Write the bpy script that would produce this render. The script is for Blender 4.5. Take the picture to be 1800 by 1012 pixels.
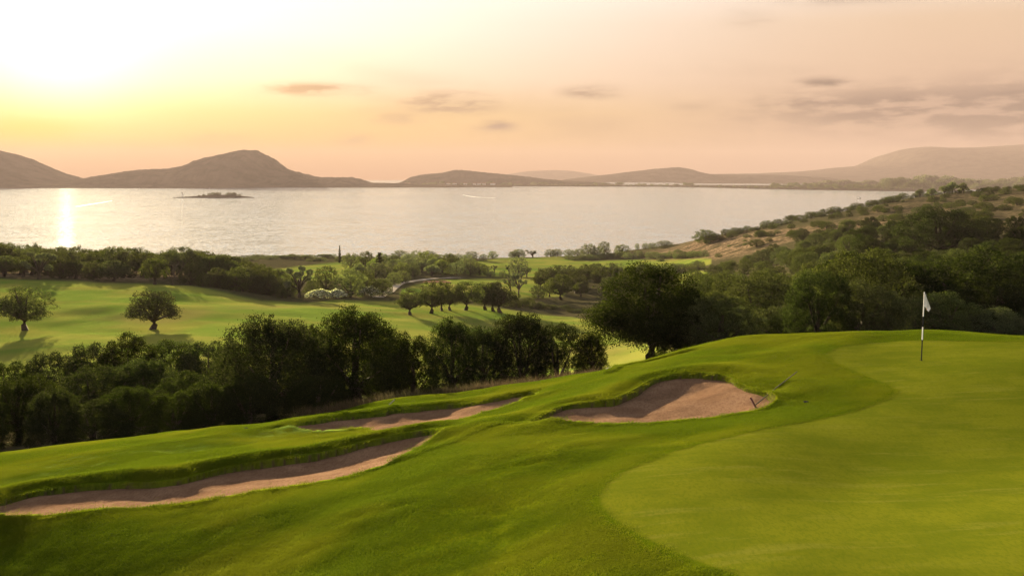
import bpy, math, random
import numpy as np
from mathutils import Vector, Quaternion, Matrix

for o in list(bpy.data.objects):
    bpy.data.objects.remove(o, do_unlink=True)
scene = bpy.context.scene
COL = scene.collection
R = math.radians

# ------------------------------------------------------------------ camera
CZ = 55.0                      # camera height above the sea
F = 1930.0                     # focal length in photograph pixels (1800 wide)
U0, V0 = 900.0, 308.0          # column straight ahead, row of the true horizon
cam = bpy.data.cameras.new('camera')
camo = bpy.data.objects.new('camera', cam)
COL.objects.link(camo)
camo.location = (0, 0, CZ)
camo.rotation_euler = (R(90), 0, 0)
cam.sensor_width = 36.0
cam.lens = 36.0 * F / 1800.0
cam.shift_y = -(506.0 - V0) / 1800.0
cam.clip_start = 0.5
cam.clip_end = 90000
scene.camera = camo

# ------------------------------------------------------------------ light
SUN_AZ, SUN_EL = R(-22.2), R(6.2)
SUN = Vector((math.sin(SUN_AZ) * math.cos(SUN_EL), math.cos(SUN_AZ) * math.cos(SUN_EL), math.sin(SUN_EL)))
sl = bpy.data.lights.new('sun', 'SUN')
sl.energy = 5.0
sl.color = (1.0, 0.82, 0.53)
sl.angle = R(0.53)
so = bpy.data.objects.new('sun', sl)
COL.objects.link(so)
so.location = SUN * 60
so.rotation_euler = SUN.to_track_quat('Z', 'Y').to_euler()

scene.view_settings.view_transform = 'Standard'
scene.view_settings.look = 'None'
scene.view_settings.exposure = 2.95
scene.view_settings.gamma = 1.0
scene.view_settings.use_curve_mapping = False
scene.render.engine = 'CYCLES'
cy = scene.cycles
cy.use_denoising = True
cy.max_bounces = 5
cy.diffuse_bounces = 2
cy.glossy_bounces = 2
cy.transmission_bounces = 4
cy.transparent_max_bounces = 8
cy.volume_bounces = 0
cy.sample_clamp_indirect = 4.0
cy.sample_clamp_direct = 0.5      # keeps single sun sparkles on the sea from burning out
cy.use_adaptive_sampling = True
cy.adaptive_threshold = 0.015


class NT:
    """small helper round a node tree"""
    def __init__(self, tree):
        self.t = tree
        tree.nodes.clear()

    def n(self, typ, **kw):
        nd = self.t.nodes.new(typ)
        for k, v in kw.items():
            setattr(nd, k, v)
        return nd

    def put(self, sock, v):
        if hasattr(v, 'is_output'):
            self.t.links.new(v, sock)
        elif v is not None:
            if isinstance(v, tuple) and len(v) == 3 and sock.type == 'RGBA':
                v = (*v, 1.0)
            sock.default_value = v

    def m(self, op, a, b=None, c=None, clamp=False):
        nd = self.n('ShaderNodeMath', operation=op)
        nd.use_clamp = clamp
        for i, v in enumerate((a, b, c)):
            if v is not None:
                self.put(nd.inputs[i], v)
        return nd.outputs[0]

    def vm(self, op, a, b=None):
        nd = self.n('ShaderNodeVectorMath', operation=op)
        self.put(nd.inputs[0], a)
        if b is not None:
            self.put(nd.inputs[1], b)
        return nd.outputs['Value' if op in ('DOT_PRODUCT', 'LENGTH') else 'Vector']

    def mix(self, f, a, b, blend='MIX'):
        nd = self.n('ShaderNodeMix', data_type='RGBA', blend_type=blend)
        self.put(nd.inputs[0], f)
        self.put(nd.inputs[6], a)
        self.put(nd.inputs[7], b)
        return nd.outputs[2]

    def smooth(self, x, lo, hi):
        nd = self.n('ShaderNodeMapRange', interpolation_type='SMOOTHSTEP')
        self.put(nd.inputs[0], x)
        nd.inputs[1].default_value = lo
        nd.inputs[2].default_value = hi
        return nd.outputs[0]

    def ramp(self, x, stops, interp='LINEAR'):
        nd = self.n('ShaderNodeValToRGB')
        cr = nd.color_ramp
        cr.interpolation = interp
        while len(cr.elements) < len(stops):
            cr.elements.new(0.5)
        for e, (p, c) in zip(cr.elements, stops):
            e.position = p
            e.color = (*c, 1.0)
        self.put(nd.inputs[0], x)
        return nd.outputs[0]

    def noise(self, vec, scale, detail=2.0, rough=0.5, dim='3D'):
        nd = self.n('ShaderNodeTexNoise', noise_dimensions=dim)
        if vec is not None:
            self.put(nd.inputs['Vector'], vec)
        nd.inputs['Scale'].default_value = scale
        nd.inputs['Detail'].default_value = detail
        nd.inputs['Roughness'].default_value = rough
        return nd.outputs['Fac']

    def xyz(self, v):
        nd = self.n('ShaderNodeSeparateXYZ')
        self.put(nd.inputs[0], v)
        return nd.outputs

    def comb(self, x, y, z):
        nd = self.n('ShaderNodeCombineXYZ')
        for i, v in enumerate((x, y, z)):
            self.put(nd.inputs[i], v)
        return nd.outputs[0]

    def attr(self, name):
        nd = self.n('ShaderNodeAttribute', attribute_name=name)
        return nd


# ------------------------------------------------------------------ sky
def make_world():
    w = bpy.data.worlds.new('World')
    scene.world = w
    w.use_nodes = True
    t = NT(w.node_tree)
    out = t.n('ShaderNodeOutputWorld')
    bg = t.n('ShaderNodeBackground')
    sky = t.n('ShaderNodeTexSky', sky_type='NISHITA')
    sky.sun_disc = False
    sky.sun_elevation = SUN_EL
    sky.sun_rotation = SUN_AZ
    sky.altitude = 50
    sky.air_density = 1.0
    sky.dust_density = 6.0
    sky.ozone_density = 1.0
    d = t.n('ShaderNodeTexCoord').outputs['Generated']
    d = t.vm('NORMALIZE', d)
    x, y, z = t.xyz(d)
    # haze dust veil: colour by elevation, warm towards the sun
    el = t.m('MULTIPLY', t.m('ARCSINE', z), 180 / math.pi)          # degrees
    az = t.m('MULTIPLY', t.m('ARCTAN2', x, y), 180 / math.pi)
    sd = t.vm('DOT_PRODUCT', d, tuple(SUN))
    ang = t.m('MULTIPLY', t.m('ARCCOSINE', t.m('MINIMUM', sd, 0.99999)), 180 / math.pi)
    elp = t.m('DIVIDE', t.m('MAXIMUM', el, 0.0), 90.0)
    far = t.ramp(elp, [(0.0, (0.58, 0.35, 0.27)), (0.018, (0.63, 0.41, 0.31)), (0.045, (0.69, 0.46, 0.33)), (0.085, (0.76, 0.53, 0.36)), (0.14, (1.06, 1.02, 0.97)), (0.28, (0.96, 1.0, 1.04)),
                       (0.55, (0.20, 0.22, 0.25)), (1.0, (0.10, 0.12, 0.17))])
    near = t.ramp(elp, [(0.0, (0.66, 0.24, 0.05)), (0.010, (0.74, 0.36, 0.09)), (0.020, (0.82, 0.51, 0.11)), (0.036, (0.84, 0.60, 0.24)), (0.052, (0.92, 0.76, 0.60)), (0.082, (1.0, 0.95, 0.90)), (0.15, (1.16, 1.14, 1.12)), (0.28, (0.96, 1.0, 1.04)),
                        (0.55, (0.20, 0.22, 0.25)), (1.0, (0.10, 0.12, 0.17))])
    f = t.smooth(ang, 46.0, 4.0)
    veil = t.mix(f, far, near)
    g1 = t.m('EXPONENT', t.m('MULTIPLY', t.m('MULTIPLY', ang, ang), -1 / 12.0))
    g2 = t.m('EXPONENT', t.m('MULTIPLY', ang, -1 / 2.6))
    glow = t.mix(1.0, t.mix(g1, (0, 0, 0), (0.55, 0.5, 0.38)), t.mix(g2, (0, 0, 0), (0.40, 0.31, 0.20)), 'ADD')
    # clouds: streaked noise in azimuth / elevation, in the low band of the sky all the way round
    cv = t.comb(t.m('MULTIPLY', az, 0.42), t.m('MULTIPLY', el, 1.9), 3.7)
    nz = t.noise(cv, 1.0, 6.0, 0.58)
    nz2 = t.noise(t.comb(t.m('MULTIPLY', az, 0.05), t.m('MULTIPLY', el, 0.22), 9.1), 1.0, 4.0, 0.55)

    def blob(u, v, ru, rv):
        a0 = math.degrees(math.atan((u - U0) / F)); e0 = math.degrees(math.atan((V0 - v) / F))
        ra = math.degrees(ru / F); re = math.degrees(rv / F)
        dx = t.m('DIVIDE', t.m('SUBTRACT', az, a0), ra)
        dy = t.m('DIVIDE', t.m('SUBTRACT', el, e0), re)
        q = t.m('ADD', t.m('MULTIPLY', dx, dx), t.m('MULTIPLY', dy, dy))
        return t.m('EXPONENT', t.m('MULTIPLY', q, -1.0))
    bl = None
    for (u, v, ru, rv, k) in [(550, 160, 88, 10, 1.0), (620, 158, 34, 7, .5), (790, 182, 84, 19, .9), (700, 208, 60, 12, .42), (875, 221, 34, 10, .8), (1040, 163, 48, 10, .75),
                              (1215, 190, 40, 8, .3), (1450, 152, 46, 9, .8), (1430, 186, 120, 15, .75), (1600, 200, 250, 38, .9), (1800, 208, 220, 48, 1.0),
                              (380, 248, 46, 9, .4), (1330, 210, 60, 10, .4), (620, 245, 30, 12, .35), (1500, 10, 120, 12, .3), (1320, 36, 40, 14, .3)]:
        b = t.m('MULTIPLY', blob(u, v, ru, rv), k)
        bl = b if bl is None else t.m('MAXIMUM', bl, b)
    cl = t.m('MULTIPLY', bl, t.m('ADD', 0.35, t.m('MULTIPLY', t.smooth(nz, 0.38, 0.58), 0.75)))
    band = t.m('MULTIPLY', t.smooth(el, 0.5, 2.2), t.smooth(el, 8.0, 4.0))
    cl2 = t.m('MULTIPLY', t.m('MULTIPLY', band, t.smooth(nz2, 0.50, 0.78)), 0.35)
    cl = t.m('MAXIMUM', cl, cl2)
    cl = t.m('MULTIPLY', cl, t.smooth(ang, 4.0, 9.0))
    sunlitcloud = t.m('MULTIPLY', blob(40, 238, 120, 26), t.smooth(nz, 0.28, 0.46))
    c0 = t.mix(t.m('MULTIPLY', cl, 1.25, clamp=True), veil, (0.22, 0.155, 0.14))
    glow = t.mix(t.m('MULTIPLY', sunlitcloud, 0.9), glow, (0.05, 0.03, 0.0))
    c0 = t.mix(t.m('MULTIPLY', sunlitcloud, 0.9), c0, (0.98, 0.58, 0.03))
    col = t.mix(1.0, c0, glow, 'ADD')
    # the physical sky (strength 0.05) with the dusty veil laid over it
    ph = t.n('ShaderNodeVectorMath', operation='SCALE')
    t.put(ph.inputs[0], sky.outputs[0]); ph.inputs['Scale'].default_value = 0.0025
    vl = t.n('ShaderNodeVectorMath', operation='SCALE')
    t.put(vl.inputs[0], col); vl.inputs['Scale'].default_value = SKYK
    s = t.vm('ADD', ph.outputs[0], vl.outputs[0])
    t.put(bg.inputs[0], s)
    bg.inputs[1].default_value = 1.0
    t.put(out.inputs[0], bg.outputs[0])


SKYK = 0.132
make_world()


# ------------------------------------------------------------------ basic helpers
def tag(o, label=None, cat=None, group=None, kind=None):
    if label: o['label'] = label
    if cat: o['category'] = cat
    if group: o['group'] = group
    if kind: o['kind'] = kind
    return o


def mesh_np(name, V, Q, smooth=True):
    """mesh from numpy vertices and quads (or tris)"""
    V = np.asarray(V, dtype=np.float32); Q = np.asarray(Q, dtype=np.int32)
    me = bpy.data.meshes.new(name)
    k = Q.shape[1]
    me.vertices.add(len(V)); me.vertices.foreach_set('co', V.ravel())
    me.loops.add(Q.size); me.loops.foreach_set('vertex_index', Q.ravel())
    me.polygons.add(len(Q))
    me.polygons.foreach_set('loop_start', np.arange(0, Q.size, k, dtype=np.int32))
    me.polygons.foreach_set('use_smooth', np.full(len(Q), smooth, dtype=bool))
    me.update(calc_edges=True)
    return me


def fattr(me, name, vals, domain='POINT'):
    a = me.attributes.new(name, 'FLOAT', domain)
    a.data.foreach_set('value', np.asarray(vals, dtype=np.float32).ravel())


def obj(name, me, mat=None, parent=None):
    o = bpy.data.objects.new(name, me)
    COL.objects.link(o)
    if mat is not None and me is not None and not me.materials:
        me.materials.append(mat)
    if parent is not None:
        o.parent = parent
    return o


def empty(name, loc, rz=0.0, s=1.0):
    o = bpy.data.objects.new(name, None)
    COL.objects.link(o)
    o.empty_display_size = 0.3
    o.location = loc
    o.rotation_euler = (0, 0, rz)
    o.scale = (s, s, s) if not isinstance(s, tuple) else s
    return o


def material(name):
    m = bpy.data.materials.new(name)
    m.use_nodes = True
    t = NT(m.node_tree)
    out = t.n('ShaderNodeOutputMaterial')
    bs = t.n('ShaderNodeBsdfPrincipled')
    t.put(out.inputs[0], bs.outputs[0])
    return m, t, bs, out


def vnoise(x, y, seed=0):
    """smooth value noise in [-1, 1], vectorised"""
    xi = np.floor(x).astype(np.int64); yi = np.floor(y).astype(np.int64)
    fx = x - xi; fy = y - yi
    fx = fx * fx * fx * (fx * (fx * 6 - 15) + 10); fy = fy * fy * fy * (fy * (fy * 6 - 15) + 10)

    def h(a, b):
        n = (a * 374761393 + b * 668265263 + seed * 1442695041) & 0x7fffffff
        n = ((n ^ (n >> 13)) * 1274126177) & 0x7fffffff
        return ((n ^ (n >> 16)) & 0xffff) / 32767.5 - 1.0
    a, b, c, d = h(xi, yi), h(xi + 1, yi), h(xi, yi + 1), h(xi + 1, yi + 1)
    return (a * (1 - fx) + b * fx) * (1 - fy) + (c * (1 - fx) + d * fx) * fy


def fbm(x, y, octv=4, seed=0, gain=0.5):
    s = 0.0; a = 1.0; tot = 0.0
    for k in range(octv):
        s = s + a * vnoise(x * 2.03 ** k + 17.3 * k, y * 2.03 ** k - 9.1 * k, seed + k)
        tot += a; a *= gain
    return s / tot


def sstep(x, a, b):
    t = np.clip((x - a) / (b - a), 0, 1)
    return t * t * (3 - 2 * t)


def poly_sdf(px, py, poly):
    """signed distance to a polygon, negative inside"""
    poly = np.asarray(poly, dtype=np.float64)
    d2 = np.full(px.shape, 1e18); inside = np.zeros(px.shape, dtype=bool)
    n = len(poly)
    for i in range(n):
        ax, ay = poly[i]; bx, by = poly[(i + 1) % n]
        ex, ey = bx - ax, by - ay
        t = np.clip(((px - ax) * ex + (py - ay) * ey) / (ex * ex + ey * ey + 1e-12), 0, 1)
        dx = px - ax - t * ex; dy = py - ay - t * ey
        d2 = np.minimum(d2, dx * dx + dy * dy)
        if ay != by:
            c = ((ay > py) != (by > py)) & (px < ex * (py - ay) / ey + ax)
            inside ^= c
    d = np.sqrt(d2)
    return np.where(inside, -d, d)


def spline(pts, closed=True, n=8):
    """Catmull-Rom through points"""
    P = np.asarray(pts, dtype=np.float64); m = len(P); out = []
    for i in range(m if closed else m - 1):
        if closed:
            p0, p1, p2, p3 = P[(i - 1) % m], P[i], P[(i + 1) % m], P[(i + 2) % m]
        else:
            p0, p1, p2, p3 = P[max(i - 1, 0)], P[i], P[i + 1], P[min(i + 2, m - 1)]
        for k in range(n):
            t = k / n
            out.append(0.5 * (2 * p1 + (p2 - p0) * t + (2 * p0 - 5 * p1 + 4 * p2 - p3) * t * t + (3 * p1 - p0 - 3 * p2 + p3) * t ** 3))
    if not closed:
        out.append(P[-1])
    return np.array(out)

# ------------------------------------------------------------------ terrain
# control points: photograph column, row at which the ground is seen, distance ahead in metres
CP = []
crest = [(-700, 880, 34), (-300, 838, 36), (0, 803, 38.5), (130, 786, 39.5), (250, 771, 40.5), (400, 751, 42), (540, 731, 43.5), (650, 714, 44.5), (760, 697, 45.5), (880, 680, 46),
         (1000, 660, 46), (1080, 645, 46), (1140, 630, 46), (1200, 612, 46), (1250, 599, 46), (1290, 591, 46), (1400, 586, 45), (1500, 583.5, 44),
         (1620, 583, 43), (1800, 589, 42), (2100, 600, 41), (2500, 615, 40)]
for (u, v, y) in crest:
    CP.append((u, v, y))
    if u >= 880:
        CP.append((u, v + 5, y * 1.08)); CP.append((u, v + 14, y * 1.25))
    elif u >= 400:
        CP.append((u, v + 3, y * 1.10)); CP.append((u, v + 3, y * 1.25))
    else:
        CP.append((u, v - 4, y * 1.14)); CP.append((u, v - 12, y * 1.3))
CP += [  # near lawn, putting green and bunker surrounds
    (-700, 1300, 18.5), (0, 1300, 17.2), (900, 1300, 11.6), (1800, 1300, 9.6), (2500, 1300, 9),
    (-700, 1100, 24), (-300, 1050, 24), (0, 1012, 24.2), (450, 1012, 20.9), (900, 1012, 16.4), (1350, 1012, 14.3), (1800, 1012, 13.7), (2400, 1012, 13),
    (0, 950, 26.1), (300, 940, 24.6), (600, 920, 22.4), (900, 900, 20.3),
    (1055, 870, 19.8), (1330, 750, 25.5), (1570, 690, 29.3), (1450, 620, 36.8), (1550, 600, 40), (1620, 633, 34.5), (1800, 800, 22.3), (1800, 650, 31.5), (1500, 850, 20.3),
    (2200, 800, 21.8), (2200, 650, 31),
    (0, 903, 27.5), (178, 890, 27.5), (311, 880, 27.5), (444, 859, 27.6), (533, 847, 27.8), (644, 824, 28.3), (700, 800, 29), (787, 762, 31.9),
    (0, 881, 29.4), (67, 864, 30.2), (169, 853, 30.8), (267, 851, 30.6), (378, 829, 31.4), (444, 815, 32), (533, 802, 32.6), (644, 778, 33.6), (711, 764, 33.8), (778, 757, 33),
    (260, 815, 33), (420, 790, 35), (560, 776, 36.4), (650, 766, 36.5),
    (300, 797, 36.5), (480, 765, 40), (100, 815, 36),
    (524, 748, 40.2), (640, 731, 42.6), (800, 713, 43), (940, 693, 41.8), (573, 750, 39.8), (640, 750, 39.3), (711, 752, 38.2), (800, 732, 38.6), (870, 713, 39.8),
    (840, 745, 34.8), (900, 724, 36.8), (1000, 690, 38.5),
    (860, 790, 27.6), (800, 850, 23.5), (1000, 800, 24.5),
    (950, 742, 30.6), (1050, 741, 29.5), (1150, 738, 29.2), (1250, 726, 29.4), (1345, 712, 29.8),
    (960, 727, 32), (1050, 700, 34.2), (1150, 670, 35.4), (1250, 665, 34.3), (1330, 690, 31.5), (1365, 703, 30.4),
    (1100, 664, 38.2), (1200, 643, 38.4), (1290, 640, 37), (1370, 660, 34.2), (1420, 690, 30.8),
    (1150, 642, 41.5), (1250, 615, 42), (1350, 605, 41.5),
]
CP += [  # valley, fairways, right hillside, shore
    (-700, 770, 65), (0, 742, 65), (0, 690, 95), (-700, 660, 140), (0, 640, 140), (0, 580, 178), (0, 520, 230), (-700, 500, 255), (0, 490, 272), (0, 482, 330), (0, 478, 430),
    (270, 745, 62), (270, 690, 90), (270, 625, 140), (270, 578, 178), (270, 520, 235), (270, 497, 275), (300, 484, 340), (300, 474, 450),
    (600, 690, 85), (600, 640, 125), (600, 590, 170), (600, 550, 225), (460, 527, 262), (560, 527, 278), (600, 505, 335), (560, 482, 420), (560, 466, 500), (600, 456, 590),
    (400, 513, 262), (400, 495, 320), (400, 478, 420),
    (860, 690, 72), (860, 665, 105), (860, 620, 160), (860, 575, 225), (860, 546, 262), (860, 536, 288), (860, 505, 360), (820, 492, 410), (900, 466, 520), (900, 456, 600),
    (720, 527, 290), (720, 508, 345), (720, 480, 440), (720, 462, 540),
    (1090, 660, 60), (1090, 650, 90), (1090, 635, 140), (1090, 598, 190), (1040, 562, 250), (1020, 545, 285), (1040, 530, 320), (1040, 500, 400), (1050, 476, 480), (1050, 459, 570), (1000, 450, 640),
    (1200, 630, 75), (1200, 605, 130), (1200, 560, 200), (1200, 520, 280), (1220, 482, 400), (1180, 463, 500), (1180, 440, 590),
    (1300, 605, 75), (1300, 590, 105), (1300, 560, 150), (1300, 520, 230), (1300, 480, 330), (1290, 448, 430), (1290, 410, 570), (1220, 424, 590),
    (1500, 606, 65), (1500, 585, 110), (1500, 545, 150), (1500, 490, 210), (1500, 440, 300), (1500, 402, 420), (1500, 368, 560), (1400, 388, 560),
    (1650, 360, 500), (1600, 350, 570), (1690, 339, 570),
    (1800, 612, 60), (1800, 592, 90), (1800, 540, 130), (1800, 468, 190), (1800, 410, 280), (1800, 366, 400), (1800, 331, 560),
    (2500, 625, 60), (2500, 590, 90), (2500, 520, 130), (2500, 440, 190), (2500, 380, 280), (2500, 340, 400), (2500, 310, 560),
]
for u in (-700, -200, 200, 600, 1000):      # sea bed
    for (y, z) in ((690, 3.0), (800, -4.0), (1050, -9.0), (1500, -12.0)):
        CP.append((u, V0 + (CZ - z) * F / y, y))
for u, zs in ((1200, (10, -4, -12)), (1400, (14, -2, -12)), (1600, (28, 6, -10)), (1800, (36, 14, -10)), (2500, (50, 24, -6))):
    for y, z in zip((720, 950, 1500), zs):
        CP.append((u, V0 + (CZ - z) * F / y, y))
CP = np.array(CP, dtype=np.float64)


def dom(u, y):
    return np.asarray(u) / 300.0, np.log(y) * 3.2


def tps_fit(P, vals, reg):
    n = len(P)
    d = np.linalg.norm(P[:, None] - P[None], axis=2)
    K = np.where(d > 0, d * d * np.log(d + 1e-12), 0) + reg * np.eye(n)
    A = np.zeros((n + 3, n + 3)); A[:n, :n] = K
    A[:n, n] = 1; A[:n, n + 1:] = P; A[n, :n] = 1; A[n + 1:, :n] = P.T
    return np.linalg.solve(A, np.concatenate([vals, np.zeros(3)]))


a_, s_ = dom(CP[:, 0], CP[:, 2])
TP = np.stack([a_, s_], 1)
TW = tps_fit(TP, CP[:, 1], 0.004)


def tps_eval(u, y):
    a, s = dom(u, y)
    Q = np.stack([a.ravel(), s.ravel()], 1)
    out = np.empty(len(Q))
    for i in range(0, len(Q), 40000):
        q = Q[i:i + 40000]
        d2 = (q[:, 0:1] - TP[:, 0]) ** 2 + (q[:, 1:2] - TP[:, 1]) ** 2
        out[i:i + 40000] = (0.5 * d2 * np.log(d2 + 1e-12)) @ TW[:-3] + TW[-3] + q @ TW[-2:]
    return out.reshape(a.shape)


GU = np.arange(-700, 2501, 4.0)
GS = np.concatenate([np.linspace(math.log(8.5), math.log(50), 430), np.linspace(math.log(50), math.log(1500), 331)[1:]])
GY = np.exp(GS)
# coarse evaluation, refined bilinearly (the surface is smooth)
cu = np.arange(-700, 2501, 16.0); cs = np.linspace(GS[0], GS[-1], 420)
UU, SS = np.meshgrid(cu, cs)
VC = tps_eval(UU, np.exp(SS))


def bilerp(grid, fu, fs):
    fu = np.clip(fu, 0, grid.shape[1] - 1.001); fs = np.clip(fs, 0, grid.shape[0] - 1.001)
    i = fu.astype(int); j = fs.astype(int); du = fu - i; ds = fs - j
    # cubic-smooth is not needed: bilinear of a fine sample
    return ((grid[j, i] * (1 - du) + grid[j, i + 1] * du) * (1 - ds) + (grid[j + 1, i] * (1 - du) + grid[j + 1, i + 1] * du) * ds)


def cubic(grid, fu, fs):
    """bicubic (Catmull-Rom) sampling of a regular grid"""
    fu = np.clip(fu, 1, grid.shape[1] - 2.001); fs = np.clip(fs, 1, grid.shape[0] - 2.001)
    i = fu.astype(int); j = fs.astype(int); du = fu - i; ds = fs - j

    def w(t):
        return [-.5 * t + t * t - .5 * t ** 3, 1 - 2.5 * t * t + 1.5 * t ** 3, .5 * t + 2 * t * t - 1.5 * t ** 3, -.5 * t * t + .5 * t ** 3]
    wu, ws = w(du), w(ds); r = 0
    for b in range(4):
        for a in range(4):
            r = r + grid[j + b - 1, i + a - 1] * wu[a] * ws[b]
    return r


def base_v(u, y):
    u = np.asarray(u, dtype=np.float64); y = np.asarray(y, dtype=np.float64)
    return cubic(VC, (u - cu[0]) / 16.0, (np.log(y) - cs[0]) / (cs[1] - cs[0]))


def base_z(x, y):
    u = U0 + F * np.asarray(x) / np.asarray(y)
    return CZ - (base_v(u, y) - V0) / F * np.asarray(y)


def ray_y(u, v, y0, y1, n=700):
    """first distance in [y0, y1] at which the ground is seen at column u, row v"""
    ys = np.exp(np.linspace(math.log(y0), math.log(y1), n))
    vv = base_v(np.full(n, float(u)), ys)
    k = np.where(vv <= v)[0]
    return float(ys[k[0]]) if len(k) else float(ys[np.argmin(np.abs(vv - v))])


def uvy(u, v, y0, y1):
    y = ray_y(u, v, y0, y1)
    return ((u - U0) / F * y, y)


# bunker outlines, as seen: far lip then near lip
OUT_B = {
    'near': [(-60, 893), (0, 881), (67, 864), (120, 857), (169, 853), (225, 852), (267, 851), (320, 846), (350, 838), (378, 829), (444, 815), (533, 802), (590, 791), (644, 778), (711, 764), (750, 758), (778, 756.5),
             (788, 762), (758, 777), (725, 793), (698, 808), (676, 821), (646, 830), (600, 841), (533, 853), (444, 866), (380, 876), (311, 886), (178, 897), (9, 907), (-60, 911)],
    'middle': [(492, 753.5), (515, 748), (545, 743.5), (600, 736), (640, 731), (675, 728), (690, 723), (720, 721.5), (760, 717), (800, 713), (840, 709), (870, 704), (905, 697), (930, 693.5), (941, 693),
               (928, 702), (900, 712), (870, 721), (830, 733), (790, 744), (750, 753), (711, 759), (675, 762), (655, 757), (640, 753), (600, 756), (550, 757.5)],
    'upper': [(936, 745), (954, 731), (972, 722), (1000, 713), (1050, 706), (1080, 702), (1108, 690), (1132, 677), (1158, 666), (1190, 660), (1222, 658.5), (1254, 659.5), (1280, 664), (1290, 672), (1310, 682), (1340, 691), (1356, 702),
              (1360, 711), (1332, 722), (1280, 730), (1220, 737), (1150, 743), (1080, 746), (1000, 748)],
}
BXY = {}
for k, pts in OUT_B.items():
    xy = [uvy(u, v, 24 if k != 'middle' else 36, 45) for (u, v) in pts]
    P = spline(xy, True, 6)
    # ragged turf edge
    nrm = np.roll(P, -1, 0) - np.roll(P, 1, 0); nrm = np.stack([nrm[:, 1], -nrm[:, 0]], 1); nrm /= np.linalg.norm(nrm, axis=1)[:, None] + 1e-9
    P = P + nrm * (0.05 * fbm(P[:, 0] * 2.2, P[:, 1] * 2.2, 3, 5))[:, None]
    BXY[k] = P

# putting green outline
OUT_G = [(1451, 622), (1470, 611), (1510, 604), (1580, 600), (1700, 598.5), (1800, 600), (2100, 606), (2500, 640), (2500, 800), (2500, 1290), (1800, 1200), (1500, 1100), (1320, 1020), (1200, 975), (1120, 935),
         (1075, 905), (1056, 880), (1056, 862), (1080, 838), (1130, 812), (1200, 787), (1290, 764), (1400, 743), (1490, 724), (1545, 706), (1571, 692), (1568, 681), (1540, 668), (1500, 652), (1465, 636)]
GXY = spline([uvy(u, v, 9.5, 44) for (u, v) in OUT_G], True, 5)


def bunker_sdf(x, y):
    d = np.full(x.shape, 50.0)
    for k, P in BXY.items():
        m = (x > P[:, 0].min() - 3) & (x < P[:, 0].max() + 3) & (y > P[:, 1].min() - 3) & (y < P[:, 1].max() + 3)
        if m.any():
            d[m] = np.minimum(d[m], poly_sdf(x[m], y[m], P))
    return d


CREASE = [np.array([uvy(u, v, 22, 44) for (u, v) in c]) for c in (
    [(650, 832), (720, 806), (790, 783), (860, 762), (930, 748), (1000, 742.5), (1060, 741.5)], [(1080, 655), (1100, 640), (1115, 630), (1150, 619), (1205, 612)])]


def line_d(x, y, L):
    d = np.full(x.shape, 50.0); s = np.zeros(x.shape)
    for (ax, ay), (bx, by) in zip(L[:-1], L[1:]):
        ex, ey = bx - ax, by - ay
        t = np.clip(((x - ax) * ex + (y - ay) * ey) / (ex * ex + ey * ey), 0, 1)
        dx = x - ax - t * ex; dy = y - ay - t * ey
        q = np.hypot(dx, dy); m = q < d
        d = np.where(m, q, d); s = np.where(m, np.sign(ex * dy - ey * dx), s)
    return d * s


FARLIP = {'near': (17, 0.20, 0.9), 'middle': (15, 0.10, 0.6), 'upper': (15, 0.14, 1.0)}


def relief(x, y, bs, gs):
    """small relief on top of the base surface: x, y arrays; bs / gs distances to bunkers / green"""
    near = y < 60
    r = np.zeros(x.shape)
    soft = sstep(gs, 0.0, 2.0)
    r += np.where(near, (0.13 * fbm(x / 4.6, y / 4.6, 2, 11) + 0.022 * fbm(x / 0.9, y / 0.9, 2, 12)) * (0.12 + 0.88 * soft) * (0.25 + 0.75 * sstep(bs, 0.3, 3.5)), 0)
    far = sstep(y, 52, 120)
    r += far * (0.95 * fbm(x / 30, y / 30, 3, 21) + 0.12 * fbm(x / 6, y / 7, 2, 22))
    # raised turf banks behind the bunkers
    for k, (n, A, wd) in FARLIP.items():
        P = BXY[k]
        m = (bs > 0) & (bs < 5) & (x > P[:, 0].min() - 3) & (x < P[:, 0].max() + 3) & (y > P[:, 1].min() - 2) & (y < P[:, 1].max() + 4)
        if m.any():
            d = np.abs(line_d(x[m], y[m], P[:n * 6]))
            r[m] += A * sstep(d, 0.0, wd) * np.exp(-(np.maximum(d - wd, 0) / (wd * 1.1)) ** 2)
    return r


XX = (GU[None, :] - U0) / F * GY[:, None]
YY = np.repeat(GY[:, None], len(GU), 1)
VV = base_v(np.repeat(GU[None, :], len(GY), 0), YY)
ZB = CZ - (VV - V0) / F * YY
nearrow = GY < 50
BS = np.full(XX.shape, 50.0); GSD = np.full(XX.shape, 50.0)
BS[nearrow] = bunker_sdf(XX[nearrow], YY[nearrow])
GSD[nearrow] = poly_sdf(XX[nearrow], YY[nearrow], GXY)
ZS = ZB + relief(XX, YY, BS, GSD)          # turf surface
ZG = ZS.copy()
ZG += 0.05 * np.exp(-(np.maximum(BS, 0) / 0.20) ** 2) * (BS < 3) 
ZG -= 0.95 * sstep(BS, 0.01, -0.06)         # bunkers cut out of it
for L in CREASE[:1]:
    m = nearrow & (YY[:, 0] > 21)
    d = line_d(XX[m], YY[m], L)
    ZG[m] += 0.035 * np.exp(-((d - 0.16) / 0.2) ** 2) - 0.02 * np.exp(-((d + 0.06) / 0.06) ** 2)
m = nearrow & (YY[:, 0] > 35)
d = line_d(XX[m], YY[m], CREASE[1])
ZG[m] += 0.08 * np.exp(-((d - 0.18) / 0.2) ** 2) - 0.05 * np.exp(-((d + 0.12) / 0.10) ** 2)
# green: surface a touch below its collar
ZG -= 0.012 * sstep(GSD, 0.05, -0.05) * (YY < 50)


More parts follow.
